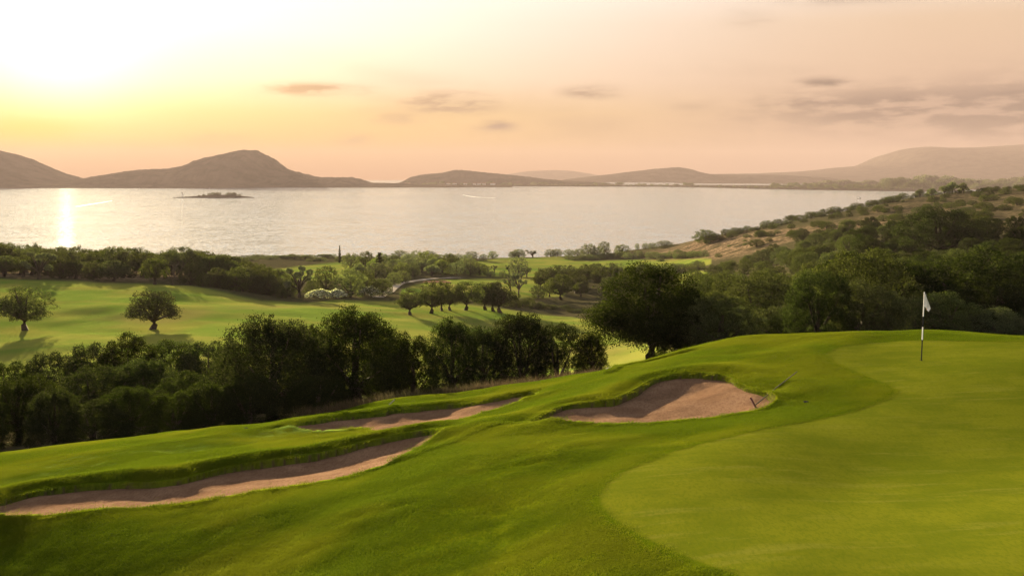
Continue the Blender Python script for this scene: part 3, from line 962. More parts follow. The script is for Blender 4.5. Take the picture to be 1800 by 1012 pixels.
def make_proto(kind, seed, n, leaf, mat):
    """normalised tree of height 1: returns (trunk mesh, crown mesh)"""
    rng = np.random.default_rng(seed)
    rnd = random.Random(seed)
    C, Rr = [], []
    V, Q = [], []
    if kind == 'oak':            # broad umbrella crown on a stout forked trunk
        nc = 30
        for i in range(nc):
            a = i * 2.39996 + rnd.random() * .5; r = math.sqrt((i + .5) / nc) * 0.47 * (0.9 + .2 * rnd.random())
            zt = 0.84 - 0.50 * (r / 0.55) ** 2.2 + rnd.uniform(-.08, .05)
            C.append((r * math.cos(a), r * math.sin(a), max(zt - .05, 0.27))); Rr.append(rnd.uniform(.10, .17))
        for i in range(18):
            a = rnd.random() * 6.28; r = rnd.random() * .42
            C.append((r * math.cos(a), r * math.sin(a), rnd.uniform(.30, .64))); Rr.append(.16)
        fork = (rnd.uniform(-.04, .04), rnd.uniform(-.04, .04), .23)
        tube(V, Q, [(0.03, 0, -.03), (.015, 0, .03), (fork[0] * .4, fork[1], .13), fork], [.095, .066, .052, .056])
        for i in range(9):
            c = C[rnd.randrange(len(C))]
            mid = ((fork[0] + c[0]) * .5 + rnd.uniform(-.05, .05), (fork[1] + c[1]) * .5 + rnd.uniform(-.05, .05), (fork[2] + c[2]) * .5 - .02)
            tube(V, Q, [fork, mid, c], [.038, .024, .008], 5)
        up = 0.0
    elif kind == 'dome':         # dense irregular dome on a short trunk
        big = .035 if n > 50000 else 0.0
        for i in range(130 if big else 70):
            while True:
                q = np.array([rnd.uniform(-1, 1) for _ in range(3)])
                L = np.linalg.norm(q)
                if .6 < L < 1: break
            a = math.atan2(q[1], q[0])
            k = 1 + .13 * math.sin(2 * a + seed) + .10 * math.sin(5 * a + 2 * seed)
            C.append((q[0] * .44 * k, q[1] * .44 * k, 0.62 + q[2] * .36 - .20 * (q[0] ** 2 + q[1] ** 2) * (1 if q[2] > 0 else .4))); Rr.append(rnd.uniform(.07 + big, .14 + big))
        for i in range(9):
            a = rnd.random() * 6.28; r = rnd.random() * .28
            C.append((r * math.cos(a), r * math.sin(a), .88 + rnd.uniform(-.05, .06))); Rr.append(rnd.uniform(.05, .08))
        for a_, b_, c_, r_ in [(0, 0, .62, .27), (.17, .08, .54, .22), (-.17, -.06, .54, .22), (.04, -.18, .5, .21), (-.05, .18, .52, .21), (.25, -.12, .46, .16), (-.26, .12, .46, .16)]:
            C.append((a_, b_, c_)); Rr.append(r_)
        fork = (.01, 0, .24)
        tube(V, Q, [(0.03, 0, -.03), (.02, 0, .03), (-.01, 0, .13), fork], [.08, .055, .045, .05])
        for i in range(10):
            c = C[rnd.randrange(70)]
            tube(V, Q, [fork, (c[0] * .5, c[1] * .5, (.24 + c[2]) * .5), c], [.034, .02, .007], 5)
        up = 0.1
    elif kind == 'round':        # shrub-like, leafy to the ground
        nc = 34
        for i in range(nc):
            z = (i + .5) / nc; a = i * 2.39996
            r = 0.46 * math.sqrt(max(0.04, 1 - (2 * z - .86) ** 2 / 1.35)) * rnd.uniform(.72, 1.08)
            C.append((r * math.cos(a), r * math.sin(a), 0.08 + z * .82)); Rr.append(rnd.uniform(.10, .18))
        C.append((0, 0, .5)); Rr.append(.3)
        tube(V, Q, [(0, 0, -.05), (.01, 0, .3), (0, .02, .6)], [.05, .04, .02])
        for i in range(6):
            c = C[rnd.randrange(nc)]
            tube(V, Q, [(0, 0, .12), (c[0] * .5, c[1] * .5, c[2] * .55), c], [.028, .018, .006], 5)
        up = 0.25
    elif kind == 'upright':      # tall dense tree with pointed shoots
        nc = 40
        for i in range(nc):
            z = (i + .5) / nc; a = i * 2.39996
            r = 0.36 * (1.0 if z < .55 else math.cos((z - .55) / .5 * 1.35) ** .7) * rnd.uniform(.75, 1.1)
            C.append((r * math.cos(a), r * math.sin(a), .06 + z * .80)); Rr.append(rnd.uniform(.11, .18))
        for i in range(16):
            a = rnd.random() * 6.28; r = rnd.random() * .27
            z0 = .80 + rnd.uniform(-.08, .06) - r * .25
            for k in range(3):
                C.append((r * math.cos(a), r * math.sin(a), z0 + k * .05)); Rr.append(.055 - k * .013)
        C.append((0, 0, .35)); Rr.append(.33); C.append((0, 0, .62)); Rr.append(.27)
        tube(V, Q, [(0, 0, -.05), (.01, .01, .25), (0, .02, .6), (0, 0, .85)], [.045, .036, .02, .006])
        for i in range(9):
            c = C[rnd.randrange(nc)]
            tube(V, Q, [(0, 0, .10 + .03 * i), (c[0] * .5, c[1] * .5, c[2] * .6 + .06), c], [.026, .015, .005], 5)
        up = 0.6
    elif kind == 'sparse':       # open olive with separate tufts
        fork = (0, 0, .22)
        tube(V, Q, [(0, 0, -.03), (.02, 0, .1), fork], [.07, .05, .05])
        for i in range(11):
            a = i * 2.39996 + rnd.uniform(-.3, .3); r = rnd.uniform(.12, .46)
            c = (r * math.cos(a), r * math.sin(a), rnd.uniform(.55, .92) - r * .35)
            C.append(c); Rr.append(rnd.uniform(.08, .15))
            tube(V, Q, [fork, (c[0] * .45, c[1] * .45, .22 + (c[2] - .22) * .6), c], [.032, .02, .007], 5)
        up = 0.2
    elif kind == 'cypress':
        for i in range(22):
            z = (i + .5) / 22; a = i * 2.4; r = .05 * math.sin(min(1, z * 1.1 + .1) * math.pi) ** .5
            C.append((r * math.cos(a), r * math.sin(a), .04 + z * .92)); Rr.append(.075 * (1 - z * .6))
        tube(V, Q, [(0, 0, -.03), (0, 0, .5), (0, 0, .95)], [.03, .02, .005])
        up = 1.2
    lv, lq, lr = leaves(rng, C, Rr, n, leaf, leaf * .48, up)
    lv[:, 2] = np.maximum(lv[:, 2], 0.0)
    # make the highest leaf reach exactly 1
    z = lv[:, 2]; s = 1.0 / np.percentile(z, 99.7)
    lv *= s
    tm = mesh_np('trunk', np.array(V) * s, Q)
    tm.materials.append(BARK)
    cm = crown_mesh('crown', mat, lv, lq, lr)
    w = np.percentile(np.abs(lv[:, 0]), 98) * 2
    return tm, cm, w


PR = {}
for s in range(4):
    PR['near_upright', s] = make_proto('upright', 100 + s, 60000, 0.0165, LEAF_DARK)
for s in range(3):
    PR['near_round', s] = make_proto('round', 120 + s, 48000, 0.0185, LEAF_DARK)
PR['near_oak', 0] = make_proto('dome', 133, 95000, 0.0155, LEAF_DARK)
for s in range(4):
    PR['mid_dome', s] = make_proto('dome', 260 + s, 10000, 0.032, LEAF)
for s in range(3):
    PR['slope_round', s] = make_proto('round', 140 + s, 20000, 0.0250, LEAF_SLOPE)
for s in range(4):
    PR['mid_oak', s] = make_proto('oak', 200 + s, 9000, 0.034, LEAF)
    PR['mid_round', s] = make_proto('round', 220 + s, 9000, 0.034, LEAF)
for s in range(3):
    PR['far_oak', s] = make_proto('oak', 300 + s, 2600, 0.060, LEAF_OLIVE)
    PR['far_round', s] = make_proto('round', 320 + s, 2600, 0.060, LEAF_OLIVE)
    PR['far_sparse', s] = make_proto('sparse', 340 + s, 1500, 0.055, LEAF_OLIVE)
PR['mid_pale', 0] = make_proto('round', 360, 9000, 0.034, LEAF_PALE)
PR['far_pale', 0] = make_proto('round', 361, 2600, 0.060, LEAF_PALE)
PR['mid_sparse', 0] = make_proto('sparse', 370, 6000, 0.036, LEAF_OLIVE)
PR['cypress', 0] = make_proto('cypress', 380, 2500, 0.040, LEAF_DARK)
TR = random.Random(7)


def tree(name, proto, x, y, h, w=None, label='', cat='tree', group=None, sink=0.15, rz=None, lean=0.0):
    """a tree of height h and crown width w standing at x, y"""
    nk = [k for k in PR if k[0] == proto]
    tm, cm, w0 = PR[TR.choice(nk)]
    z = ground_z(x, y) - sink
    sx = (w / w0) if w else h
    e = empty(name, (x, y, z), TR.random() * 6.28 if rz is None else rz, (sx, sx, h))
    if lean:
        e.rotation_euler[1] = lean
    obj('trunk', tm, None, e); obj('crown', cm, None, e)
    tag(e, label, cat, group)
    return e


def at(u, v, y0=52, y1=700):
    y = ray_y(u, v, y0, y1)
    return (u - U0) / F * y, y


def tree_px(name, proto, u, v, hpx, wpx, label, cat='tree', group=None, y0=100, y1=700, **kw):
    x, y = at(u, v, y0, y1)
    k = y / F
    return tree(name, proto, x, y, hpx * k + 0.15, wpx * k if wpx else None, label, cat, group, **kw)


# -- two lone trees on the fairway
tree_px('oak_tree', 'mid_dome', 42, 577, 75, 84, 'lone dark oak with a bent trunk on the fairway near the left edge', lean=0.06)
tree_px('oak_tree', 'mid_dome', 271, 578, 66, 92, 'lone spreading oak on the fairway in front of the bare tree')
# -- the clump of oaks on the middle fairway
for u, v, h, w, lab in [(720, 558, 45, 52, 'outermost small oak at the path end of the fairway clump'), (759, 556.5, 56, 58, 'second oak from the path end of the fairway clump'),
                        (776, 552, 52, 40, 'third oak from the path end, thick trunk in the fairway clump'), (790, 551, 48, 36, 'fourth oak in the fairway clump, beside a gap of sunlit grass'),
                        (820, 550, 50, 48, 'stout forked oak standing in the middle of the fairway clump'), (852, 545, 48, 44, 'rearmost oak of the fairway clump, trunk half hidden'),
                        (866, 548, 50, 40, 'oak with the middle trunk of three at the end of the clump'), (877, 550, 55, 62, 'largest oak at the end of the fairway clump away from the path')]:
    tree_px('oak_tree', 'mid_dome', u, v, h, w * 1.12, lab, group='oaks on the middle fairway')

# -- wooded belt behind the left fairway
def skyl(u):
    return float(np.interp(u, [-300, 0, 50, 110, 160, 205, 235, 270, 320, 350, 400, 450, 480, 520], [425, 424, 428, 428, 433, 431, 430, 440, 435, 438, 450, 459, 466, 470]))


ACUT = []
for row, (y, st) in enumerate([(284, 34), (306, 24), (332, 24), (365, 26)]):
    u = -170 + row * 9
    while u < (300 if row == 0 else 470 if row < 3 else 500):
        uu = u + TR.uniform(-8, 8); yy = y * TR.uniform(.975, 1.025)
        if uu > 330:
            yy *= 1 - 0.06 * (uu - 330) / 140
        x = (uu - U0) / F * yy
        vg = float(base_v(uu, yy))
        hp = (vg - skyl(uu)) * (TR.uniform(.80, 1.02) if row else TR.uniform(.55, .9)) - (6 if row == 0 else 0)
        if hp > 12 and not (row == 0 and (230 < uu < 330)):
            pr = TR.choice(['mid_oak', 'mid_dome', 'mid_dome', 'mid_round'])
            tree('oak_tree', pr, x, yy, hp * yy / F, TR.uniform(38, 56) * yy / F, 'brown-green oak in the wooded belt between the left fairway and the bay', 'tree', 'oaks in the belt behind the left fairway')
        u += st
tree_px('oak_tree', 'mid_oak', 272, 499, 46, 50, 'reddish oak at the fairway edge just left of the bare tree', y0=200, y1=300)
tree_px('olive_tree', 'mid_sparse', 68, 492, 48, 52, 'pale thin olive at the fairway edge above the bent lone oak', y0=200, y1=300)
# along the falling edge of the fairway
for i in range(17):
    u = 335 + i * 11.5
    v = np.interp(u, [330, 400, 460, 540], [503, 514, 527, 531])
    y = ray_y(u, v, 200, 330) * TR.uniform(1.02, 1.10)
    x = (u - U0) / F * y
    hp = TR.uniform(22, 46) if u < 480 else TR.uniform(14, 24)
    tree('oak_tree' if hp > 30 else 'shrub', 'mid_round', x, y, hp * y / F, hp * TR.uniform(.9, 1.2) * y / F,
         'dark bushy growth along the falling edge of the left fairway', 'tree' if hp > 30 else 'shrub', 'bushes along the fairway edge')
for u, v, h, w, pr, nm, lab in [(526, 524, 54, 48, 'mid_sparse', 'olive_tree', 'tall open olive with gaps in its crown left of the white bushes'), (573, 516, 46, 42, 'mid_round', 'oak_tree', 'dome-shaped dark oak behind the white flowering bushes'),
                                (616, 524, 50, 52, 'mid_pale', 'willow_tree', 'big soft rounded pale green tree beside the white bushes'), (548, 520, 26, 26, 'mid_round', 'shrub', 'low shrub tucked behind the white flowering bushes'),
                                (505, 522, 40, 36, 'mid_round', 'oak_tree', 'round oak closing the wooded belt by the open olive'), (640, 520, 44, 44, 'mid_round', 'oak_tree', 'dark oak between the soft pale tree and the cart path'),
                                (672, 522, 30, 36, 'mid_round', 'shrub', 'dark shrub at the foot of the cart path')]:
    tree_px(nm, pr, u, v, h, w, lab, 'shrub' if nm == 'shrub' else 'tree', y0=200, y1=420)

# oleanders in white flower
def oleander(u, v, hpx, wpx, label, fl=2200):
    x, y = at(u, v, 200, 400); k = y / F
    h, w = hpx * k, wpx * k
    rng = np.random.default_rng(int(u)); rnd = random.Random(int(u))
    C = []; Rr = []
    for i in range(26):
        a = i * 2.4; r = math.sqrt((i + .5) / 26) * .46
        C.append((r * math.cos(a) * w, r * math.sin(a) * w * .7, h * (.75 - .55 * (r / .5) ** 2) + .1)); Rr.append(.16 * h + .1)
    e = empty('oleander_bush', (x, y, ground_z(x, y) - .05), 0)
    tag(e, label, 'shrub', 'oleanders in white flower')
    V, Q, lr = leaves(rng, C, Rr, 3000, .30, .10, .8)
    obj('crown', crown_mesh('crown', LEAF_OLIVE, V, Q, lr), None, e)
    V, Q, lr = leaves(rng, C, [r * 1.12 for r in Rr], fl, .17, .15, .4, shell=.9)
    obj('blossom', crown_mesh('blossom', PETAL, V, Q, lr), None, e)
    tv, tq = [], []
    for i in range(9):
        c = C[rnd.randrange(26)]
        tube(tv, tq, [(c[0] * .2, c[1] * .2, -.1), (c[0] * .6, c[1] * .6, c[2] * .5), c], [.05, .035, .015], 5)
    obj('stem', mesh_np('stem', tv, tq), BARK, e)


oleander(562, 528, 20, 52, 'larger white-flowering oleander, left of the pair on the fairway edge')
oleander(592, 528, 20, 36, 'smaller white-flowering oleander, right of the pair, beside the soft pale tree')
oleander(650, 526, 24, 44, 'thinly flowering white oleander between the soft pale tree and the path', 500)

# woods left of the cart path
wood = [(612, 500), (640, 505), (668, 508), (690, 500), (705, 498), (630, 488), (655, 490), (680, 488), (705, 488), (730, 488), (755, 486), (780, 484), (805, 484), (830, 484), (845, 483),
        (620, 476), (645, 476), (668, 474), (695, 475), (720, 474), (745, 474), (772, 473), (798, 472), (822, 474), (640, 466), (690, 465), (715, 465), (742, 464), (766, 464), (700, 459), (728, 458), (755, 458),
        (625, 490), (662, 482), (712, 481), (738, 481), (762, 479), (790, 478), (815, 479)]
for u, v in wood:
    uu = u + TR.uniform(-5, 5); vv = v + TR.uniform(-2, 2)
    pr = TR.choice(['far_oak', 'far_round', 'far_round', 'far_pale', 'mid_round'])
    tree_px('oak_tree', pr, uu, vv, TR.uniform(18, 30) * (1 if v > 470 else .8), TR.uniform(24, 36), 'hazy olive-green tree in the wood between the cart path and the bay', 'tree', 'trees in the wood by the cart path', y0=300, y1=640)
tree_px('cypress_tree', 'cypress', 597, 462, 30, 5, 'thin dark cypress pricking up against the bay', y0=400, y1=660)
tree_px('cypress_tree', 'cypress', 667, 482, 37, 17, 'stout brown columnar cypress rising out of the wood', y0=340, y1=640)

# trees along the near shore
for i in range(34):
    u = 330 + i * 8.6 + TR.uniform(-3, 3)
    y = TR.uniform(560, 650)
    x = (u - U0) / F * y
    vg = float(base_v(u, y)); top = np.interp(u, [330, 420, 480, 495, 520, 560, 620], [458, 462, 456, 452, 462, 459, 450])
    hp = max(8, (vg - top) * TR.uniform(.75, 1.05))
    tree('oak_tree', TR.choice(['far_oak', 'far_round', 'far_round']), x, y, min(hp, 26) * y / F, TR.uniform(16, 30) * y / F, 'small hazy tree at the water\'s edge left of the thin cypress', 'tree', 'trees along the left shore')
shore = [(762, 459, 14, 18), (790, 461, 18, 24), (806, 460, 16, 20), (828, 458, 17, 26), (850, 459, 13, 18), (866, 455, 15, 18), (904, 453, 13, 22), (912, 449, 16, 26), (936, 452, 14, 24), (968, 449, 15, 22),
         (980, 450, 15, 20), (1000, 449, 14, 20), (1016, 449, 14, 20), (1034, 452, 26, 30), (1050, 452, 22, 26), (1062, 447, 26, 22), (1093, 446, 18, 28), (1120, 440, 12, 8), (1135, 438, 11, 14), (1147, 437, 12, 16), (1168, 436, 14, 32)]
for u, v, h, w in shore:
    tree_px('olive_tree', ('far_sparse' if u % 3 < 1 else 'far_round') if w < 25 and h < 20 else 'far_round', u, v, h * .9, w, 'small open tree standing on the far edge of the course against the water', 'tree', 'trees along the middle shore', y0=430, y1=720)
for i in range(26):      # low scrub strip below them
    u = 1000 + i * 9.5; v = 456 - (u - 1000) * .02 + TR.uniform(-2, 2)
    tree_px('shrub', 'far_round', u, v, TR.uniform(5, 13), TR.uniform(14, 26), 'low grey-green scrub bush in the strip below the shore trees', 'shrub', 'scrub strip at the shore', y0=430, y1=640)
for u, v, h, w, pr, lab in [(858, 477, 12, 10, 'far_sparse', 'tiny sapling, left of two on the middle fairway'), (869, 477, 13, 12, 'far_sparse', 'tiny sapling, right of two on the middle fairway'),
                            (912, 487, 36, 36, 'far_round', 'tall open tree on its own earth island in the middle fairway'), (895, 482, 20, 18, 'far_sparse', 'slender tree touching the tall open tree on the middle fairway'),
                            (926, 486, 18, 22, 'far_sparse', 'low spreading tree right of the tall open one on the earth island'),
                            (862, 486, 11, 18, 'far_round', 'small brown bush on the middle fairway below the saplings'), (884, 487, 13, 14, 'far_round', 'small reddish bush left of the earth island'),
                            (897, 512, 30, 26, 'mid_sparse', 'open olive showing above the fairway oak clump'), (912, 522, 40, 26, 'mid_sparse', 'palm-like open olive just right of the fairway oak clump')]:
    tree_px('olive_tree', pr, u, v, h, w, lab, y0=280, y1=600)

# grove right of the oak clump
grove = [(946, 527, 26, 27, 'mid_round'), (966, 523, 36, 30, 'mid_oak'), (985, 527, 50, 46, 'mid_oak'), (1012, 517, 42, 40, 'mid_oak'), (1021, 521, 28, 28, 'mid_oak'), (1058, 508, 42, 40, 'mid_oak'), (950, 510, 40, 36, 'mid_oak'),
         (975, 505, 40, 40, 'mid_oak'), (1000, 503, 38, 40, 'mid_oak'), (1030, 502, 40, 40, 'mid_oak'), (1050, 497, 38, 38, 'mid_oak'), (1080, 498, 38, 40, 'mid_oak'), (962, 492, 30, 34, 'far_oak'), (990, 490, 30, 34, 'far_oak'),
         (1015, 489, 28, 34, 'far_oak'), (1040, 487, 26, 34, 'far_oak'), (1065, 488, 26, 34, 'far_oak'), (1090, 487, 26, 34, 'far_oak'), (1112, 486, 26, 32, 'far_oak'), (1130, 484, 30, 28, 'far_oak'), (1150, 483, 24, 32, 'far_oak'),
         (1175, 482, 20, 36, 'far_round'), (1192, 480, 18, 26, 'far_round'), (1212, 476, 14, 24, 'far_round'), (1228, 474, 18, 26, 'far_round'), (1105, 505, 34, 36, 'mid_oak'), (1072, 512, 26, 30, 'mid_round'), (960, 482, 20, 26, 'far_oak')]
for u, v, h, w, pr in grove:
    tree_px('oak_tree', 'mid_dome' if pr == 'mid_oak' else pr, u, v, h * (.68 if pr == 'far_oak' else .9), w, 'grey-green oak in the grove behind the big near tree', 'tree', 'oaks in the middle grove', y0=290, y1=560)
for i in range(16):
    u = 885 + i * 11; v = np.interp(u, [885, 930, 1040, 1065], [540, 544, 552, 556]) - TR.uniform(1, 5)
    tree_px('shrub', 'mid_round', u, v, TR.uniform(7, 13) * (1.4 if u < 960 else .6), TR.uniform(14, 24), 'low brown scrub bush along the back edge of the middle fairway', 'shrub', 'scrub behind the middle fairway', y0=250, y1=360)

# -- dense wood on the right hillside
rw = random.Random(21)
pts = []
tries = 0
while len(pts) < 285 and tries < 40000:
    tries += 1
    u = rw.uniform(1215, 1990)
    y = math.exp(rw.uniform(math.log(68), math.log(430)))
    if u < 1290 and y < 105: continue
    lim = np.interp(u, [1215, 1290, 1400, 1500, 1650, 1800, 2000], [330, 380, 400, 400, 330, 260, 250])
    if y > lim: continue
    if u < 1250 and 300 < y: continue
    x = (u - U0) / F * y
    sp = 3.5 + 0.010 * y
    if any((x - a) ** 2 + (y - b) ** 2 < (sp * sp) for a, b, c in pts): continue
    pts.append((x, y, u))
for x, y, u in pts:
    h = rw.uniform(2.8, 6.6) * (1.0 if y < 250 else .85)
    w = h * rw.uniform(.95, 1.3)
    pr = rw.choice(['slope_round', 'slope_round', 'near_round']) if y < 110 else rw.choice(['mid_round', 'mid_oak', 'slope_round'])
    if u > 1500 and rw.random() < .8: pr = 'near_round'
    elif u < 1380 and y < 160: pr = 'slope_round'
    z0 = base_v(u, y)
    tree('evergreen_oak', pr, x, y, h, w, 'rounded dark evergreen in the dense wood on the hillside behind the flag', 'tree', 'evergreens on the right hillside')
for u, v, y, h, w, lab in [(1650, 0, 245, 10.5, 17, 'broad black-green tree standing highest in the wood on the hillside'), (1520, 0, 78, 6.4, 7.5, 'yellow-green leafy oak just behind the crest left of the flag'),
                           (1755, 0, 72, 6.5, 8.5, 'dark leafy oak just behind the crest right of the flag')]:
    x = (u - U0) / F * y
    tree('evergreen_oak', 'near_round', x, y, h, w, lab, group=None)
for i in range(13):     # bushes right behind the crest of the green
    u = 1268 + i * 47 + rw.uniform(-18, 18); y = rw.uniform(54, 66)
    x = (u - U0) / F * y
    tree('shrub', 'slope_round' if u < 1420 else rw.choice(['near_round', 'slope_round']), x, y, rw.uniform(1.6, 3.6), rw.uniform(2.4, 4.2), 'dark shrub peeping over the crest behind the putting green', 'shrub', 'shrubs just behind the green')

# -- shrubs on the open part of the hillside and its skyline
for i in range(62):
    u = 1240 + i * 9.2 + rw.uniform(-3, 3)
    vs = np.interp(u, [1240, 1290, 1400, 1500, 1560, 1610, 1640, 1800], [424, 408, 388, 367, 360, 350, 345, 333])
    y = 566 * rw.uniform(.97, 1.02)
    x = (u - U0) / F * y
    hp = rw.uniform(6, 13) if u < 1600 else rw.uniform(3, 8)
    tree('shrub', 'mid_round', x, y, hp * y / F, hp * rw.uniform(1.3, 2.2) * y / F, 'dark shrub in the row along the hillside skyline', 'shrub', 'shrubs along the hillside skyline')
for u, w, h, lab in [(1240, 42, 24, 'big isolated dome-shaped bush where the hillside meets the bay')]:
    tree_px('shrub', 'mid_round', u, 427, h, w, lab, 'shrub', y0=450, y1=590)
for u, h, w, lab in [(1617, 13, 16, 'lowest of the small trees standing on the hillside skyline'), (1638, 13, 15, 'second small tree from the bay on the hillside skyline'), (1660, 15, 18, 'third small tree from the bay on the hillside skyline'),
                     (1674, 20, 20, 'tallest dark small tree on the hillside skyline'), (1693, 17, 16, 'last of the small trees on the hillside skyline, two-headed')]:
    y = 560; x = (u - U0) / F * y
    tree('olive_tree', 'far_oak', x, y, h * y / F + .5, w * y / F, lab, group='small trees on the skyline')
for i in range(165):
    u = rw.uniform(1330, 1900); y = rw.uniform(330, 545)
    if u < 1440 and y < 430: continue
    x = (u - U0) / F * y
    h = rw.uniform(1.2, 3.2)
    tree('shrub', 'mid_round', x, y, h, h * rw.uniform(1.4, 2.4), 'low dark shrub scattered over the dry upper hillside', 'shrub', 'shrubs on the dry hillside')
for i in range(26):
    u = rw.uniform(1150, 1420); y = rw.uniform(440, 560)
    x = (u - U0) / F * y; h = rw.uniform(.8, 1.9)
    tree('shrub', 'far_round', x, y, h, h * rw.uniform(1.5, 2.5), 'small bush in the pale dry grass above the bay', 'shrub', 'bushes in the dry grass')

# -- dark trees just below the near lawn
near = [  # column, top row, width in pixels, distance, form, label
    (480, 560, 175, 58, 'near_upright', 'bulky dark tree, left of the two tallest below the lawn'), (548, 575, 110, 63, 'near_upright', 'dark tree filling the gap between the two tallest below the lawn'),
    (625, 545, 150, 61, 'near_upright', 'tall dark pointed tree in front of the fairway dip'), (682, 580, 90, 65, 'near_upright', 'slim dark tree on the flank of the tall pointed one'),
    (728, 592, 84, 64, 'near_round', 'low dark tree in the notch of the tree row'), (795, 562, 86, 62, 'near_upright', 'dark tree with upright shoots right of the notch'),
    (848, 576, 84, 63, 'near_upright', 'dark tree under the fairway oak clump'), (915, 552, 104, 62, 'near_upright', 'pointed dark tree, highest of the right part of the row'),
    (980, 570, 88, 62, 'near_round', 'rounded dark tree left of the last one in the row'), (1040, 584, 56, 61, 'near_upright', 'small last tree of the row, next to the sunlit gap'),
    (420, 598, 90, 66, 'near_round', 'dark bush leaning on the bulky tree from the left'), (365, 602, 100, 78, 'near_round', 'grey-green bush at the back, left of the bulky tree'),
    (300, 598, 100, 80, 'near_round', 'bush topping the left thicket, right of its highest shoot'), (225, 588, 96, 78, 'near_round', 'highest bush of the left thicket with a shoot on top'),
    (160, 606, 100, 78, 'near_round', 'broad bush on the left thicket skyline below the lone oaks'), (85, 622, 100, 74, 'near_round', 'rounded bush on the left thicket skyline'),
    (10, 638, 100, 72, 'near_round', 'bush at the left edge on the thicket skyline'), (-70, 645, 110, 70, 'near_round', 'bush running out of the left edge'),
    (35, 668, 130, 54, 'near_upright', 'front bush at the left edge of the thicket'), (165, 648, 140, 61, 'near_round', 'large round bush in the middle of the left thicket'),
    (250, 632, 120, 64, 'near_upright', 'tall bush lit on top in the left thicket'), (325, 656, 110, 58, 'near_round', 'bush in the thicket below the grey-green one'),
    (95, 688, 90, 50, 'near_upright', 'narrow front bush in the darkest corner of the thicket'), (165, 706, 110, 49, 'near_round', 'lowest front bush along the lawn edge'),
    (228, 682, 100, 51, 'near_upright', 'second front bush along the lawn edge'), (305, 690, 90, 51.5, 'near_round', 'third front bush along the lawn edge'), (372, 676, 100, 53, 'near_upright', 'front bush at the foot of the bulky tree'),
    (-50, 690, 120, 51, 'near_round', 'front bush mostly outside the left edge'),
    (560, 660, 110, 55, 'near_round', 'front bush between the two tallest trees'),
    (440, 660, 110, 54, 'near_round', 'dark bush in front of the bulky tree'),
]
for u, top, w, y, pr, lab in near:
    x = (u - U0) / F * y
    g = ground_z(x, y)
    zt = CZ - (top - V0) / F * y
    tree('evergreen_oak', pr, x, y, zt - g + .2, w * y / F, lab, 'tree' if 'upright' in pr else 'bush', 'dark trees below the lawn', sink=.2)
y = 58; x = (1146 - U0) / F * y
g = ground_z(x, y); zt = CZ - (464 - V0) / F * y
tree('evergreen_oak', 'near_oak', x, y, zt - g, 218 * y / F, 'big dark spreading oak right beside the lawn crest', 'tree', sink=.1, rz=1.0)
for (u, top, w, y, lab) in [(1222, 520, 96, 60, 'bush filling the right flank of the big dark oak'), (1192, 565, 80, 57.5, 'low bush under the crown of the big dark oak')]:
    x = (u - U0) / F * y; g = ground_z(x, y); zt = CZ - (top - V0) / F * y
    tree('evergreen_oak', 'near_round', x, y, zt - g, w * y / F, lab, 'bush')

# -- bare tree on the fairway edge
def bare_tree(u, v, hpx, label):
    x, y = at(u, v, 200, 300); k = y / F; h = hpx * k
    rnd = random.Random(4)
    e = empty('bare_tree', (x, y, ground_z(x, y) - .1))
    tag(e, label, 'tree')
    V, Q = [], []
    tube(V, Q, [(0, 0, 0), (.1, 0, h * .12), (0, 0, h * .25)], [.28, .2, .18], 6)
    obj('trunk', mesh_np('trunk', V, Q), BARK, e)
    V, Q = [], []

    def grow(p, d, L, r, depth):
        q = p + d * L
        tube(V, Q, [p, p + d * L * .5 + Vector((rnd.uniform(-.05, .05), 0, rnd.uniform(-.05, .05))) * L, q], [r, r * .8, r * .6], 4)
        if depth == 0: return
        for i in range(3):
            nd = (d + Vector((rnd.uniform(-.8, .8), rnd.uniform(-.8, .8), rnd.uniform(-.15, .5)))).normalized()
            grow(q if i else p + d * L * .6, nd, L * rnd.uniform(.6, .8), r * .6, depth - 1)
    for i in range(4):
        a = i * 1.6
        grow(Vector((0, 0, h * .24)), Vector((math.cos(a) * .75, math.sin(a) * .75, .8)).normalized(), h * .30, .12, 4)
    obj('branches', mesh_np('branches', V, Q), BARK, e)


bare_tree(303, 501, 50, 'leafless pale tree on the fairway edge')

# ------------------------------------------------------------------ small things on the course
def plain(name, col, rough=0.6, spec=0.3, var=0.15, sc=20.0):
    m, t, bs, out = material(name)
    pos = t.n('ShaderNodeNewGeometry').outputs['Position']
    n = t.noise(pos, sc, 3, 0.6)
    t.put(bs.inputs['Base Color'], t.mix(n, tuple(c * (1 - var) for c in col), tuple(min(1, c * (1 + var)) for c in col)))
    bs.inputs['Roughness'].default_value = rough
    bs.inputs['Specular IOR Level'].default_value = spec
    return m


M_WHITE = plain('white_paint', (0.78, 0.76, 0.72), 0.5, 0.4, 0.04)
M_BLACK = plain('black_paint', (0.03, 0.03, 0.032), 0.9, 0.0, 0.1)
M_FLAG = plain('flag_cloth', (0.80, 0.78, 0.74), 0.85, 0.1, 0.03)
M_HEM = plain('orange_hem', (0.75, 0.28, 0.08), 0.8, 0.1, 0.05)
M_HANDLE = plain('grey_handle', (0.07, 0.058, 0.048), 0.8, 0.1, 0.2)
M_HEAD = plain('maroon_plastic', (0.10, 0.028, 0.026), 0.55, 0.3, 0.2)
M_PATH = plain('path_concrete', (0.34, 0.29, 0.23), 0.95, 0.0, 0.2, 0.8)
M_ROOF = plain('roof_tile', (0.30, 0.16, 0.11), 0.9, 0.0, 0.2, 0.5)
M_FOAM = plain('foam', (0.75, 0.72, 0.66), 0.9, 0.1, 0.1, 0.1)
M_STONE = plain('pale_stone', (0.26, 0.24, 0.21), 0.95, 0.0, 0.25, 6)
M_HOLE = plain('hole_shade', (0.02, 0.02, 0.018), 0.9, 0.0, 0.1)


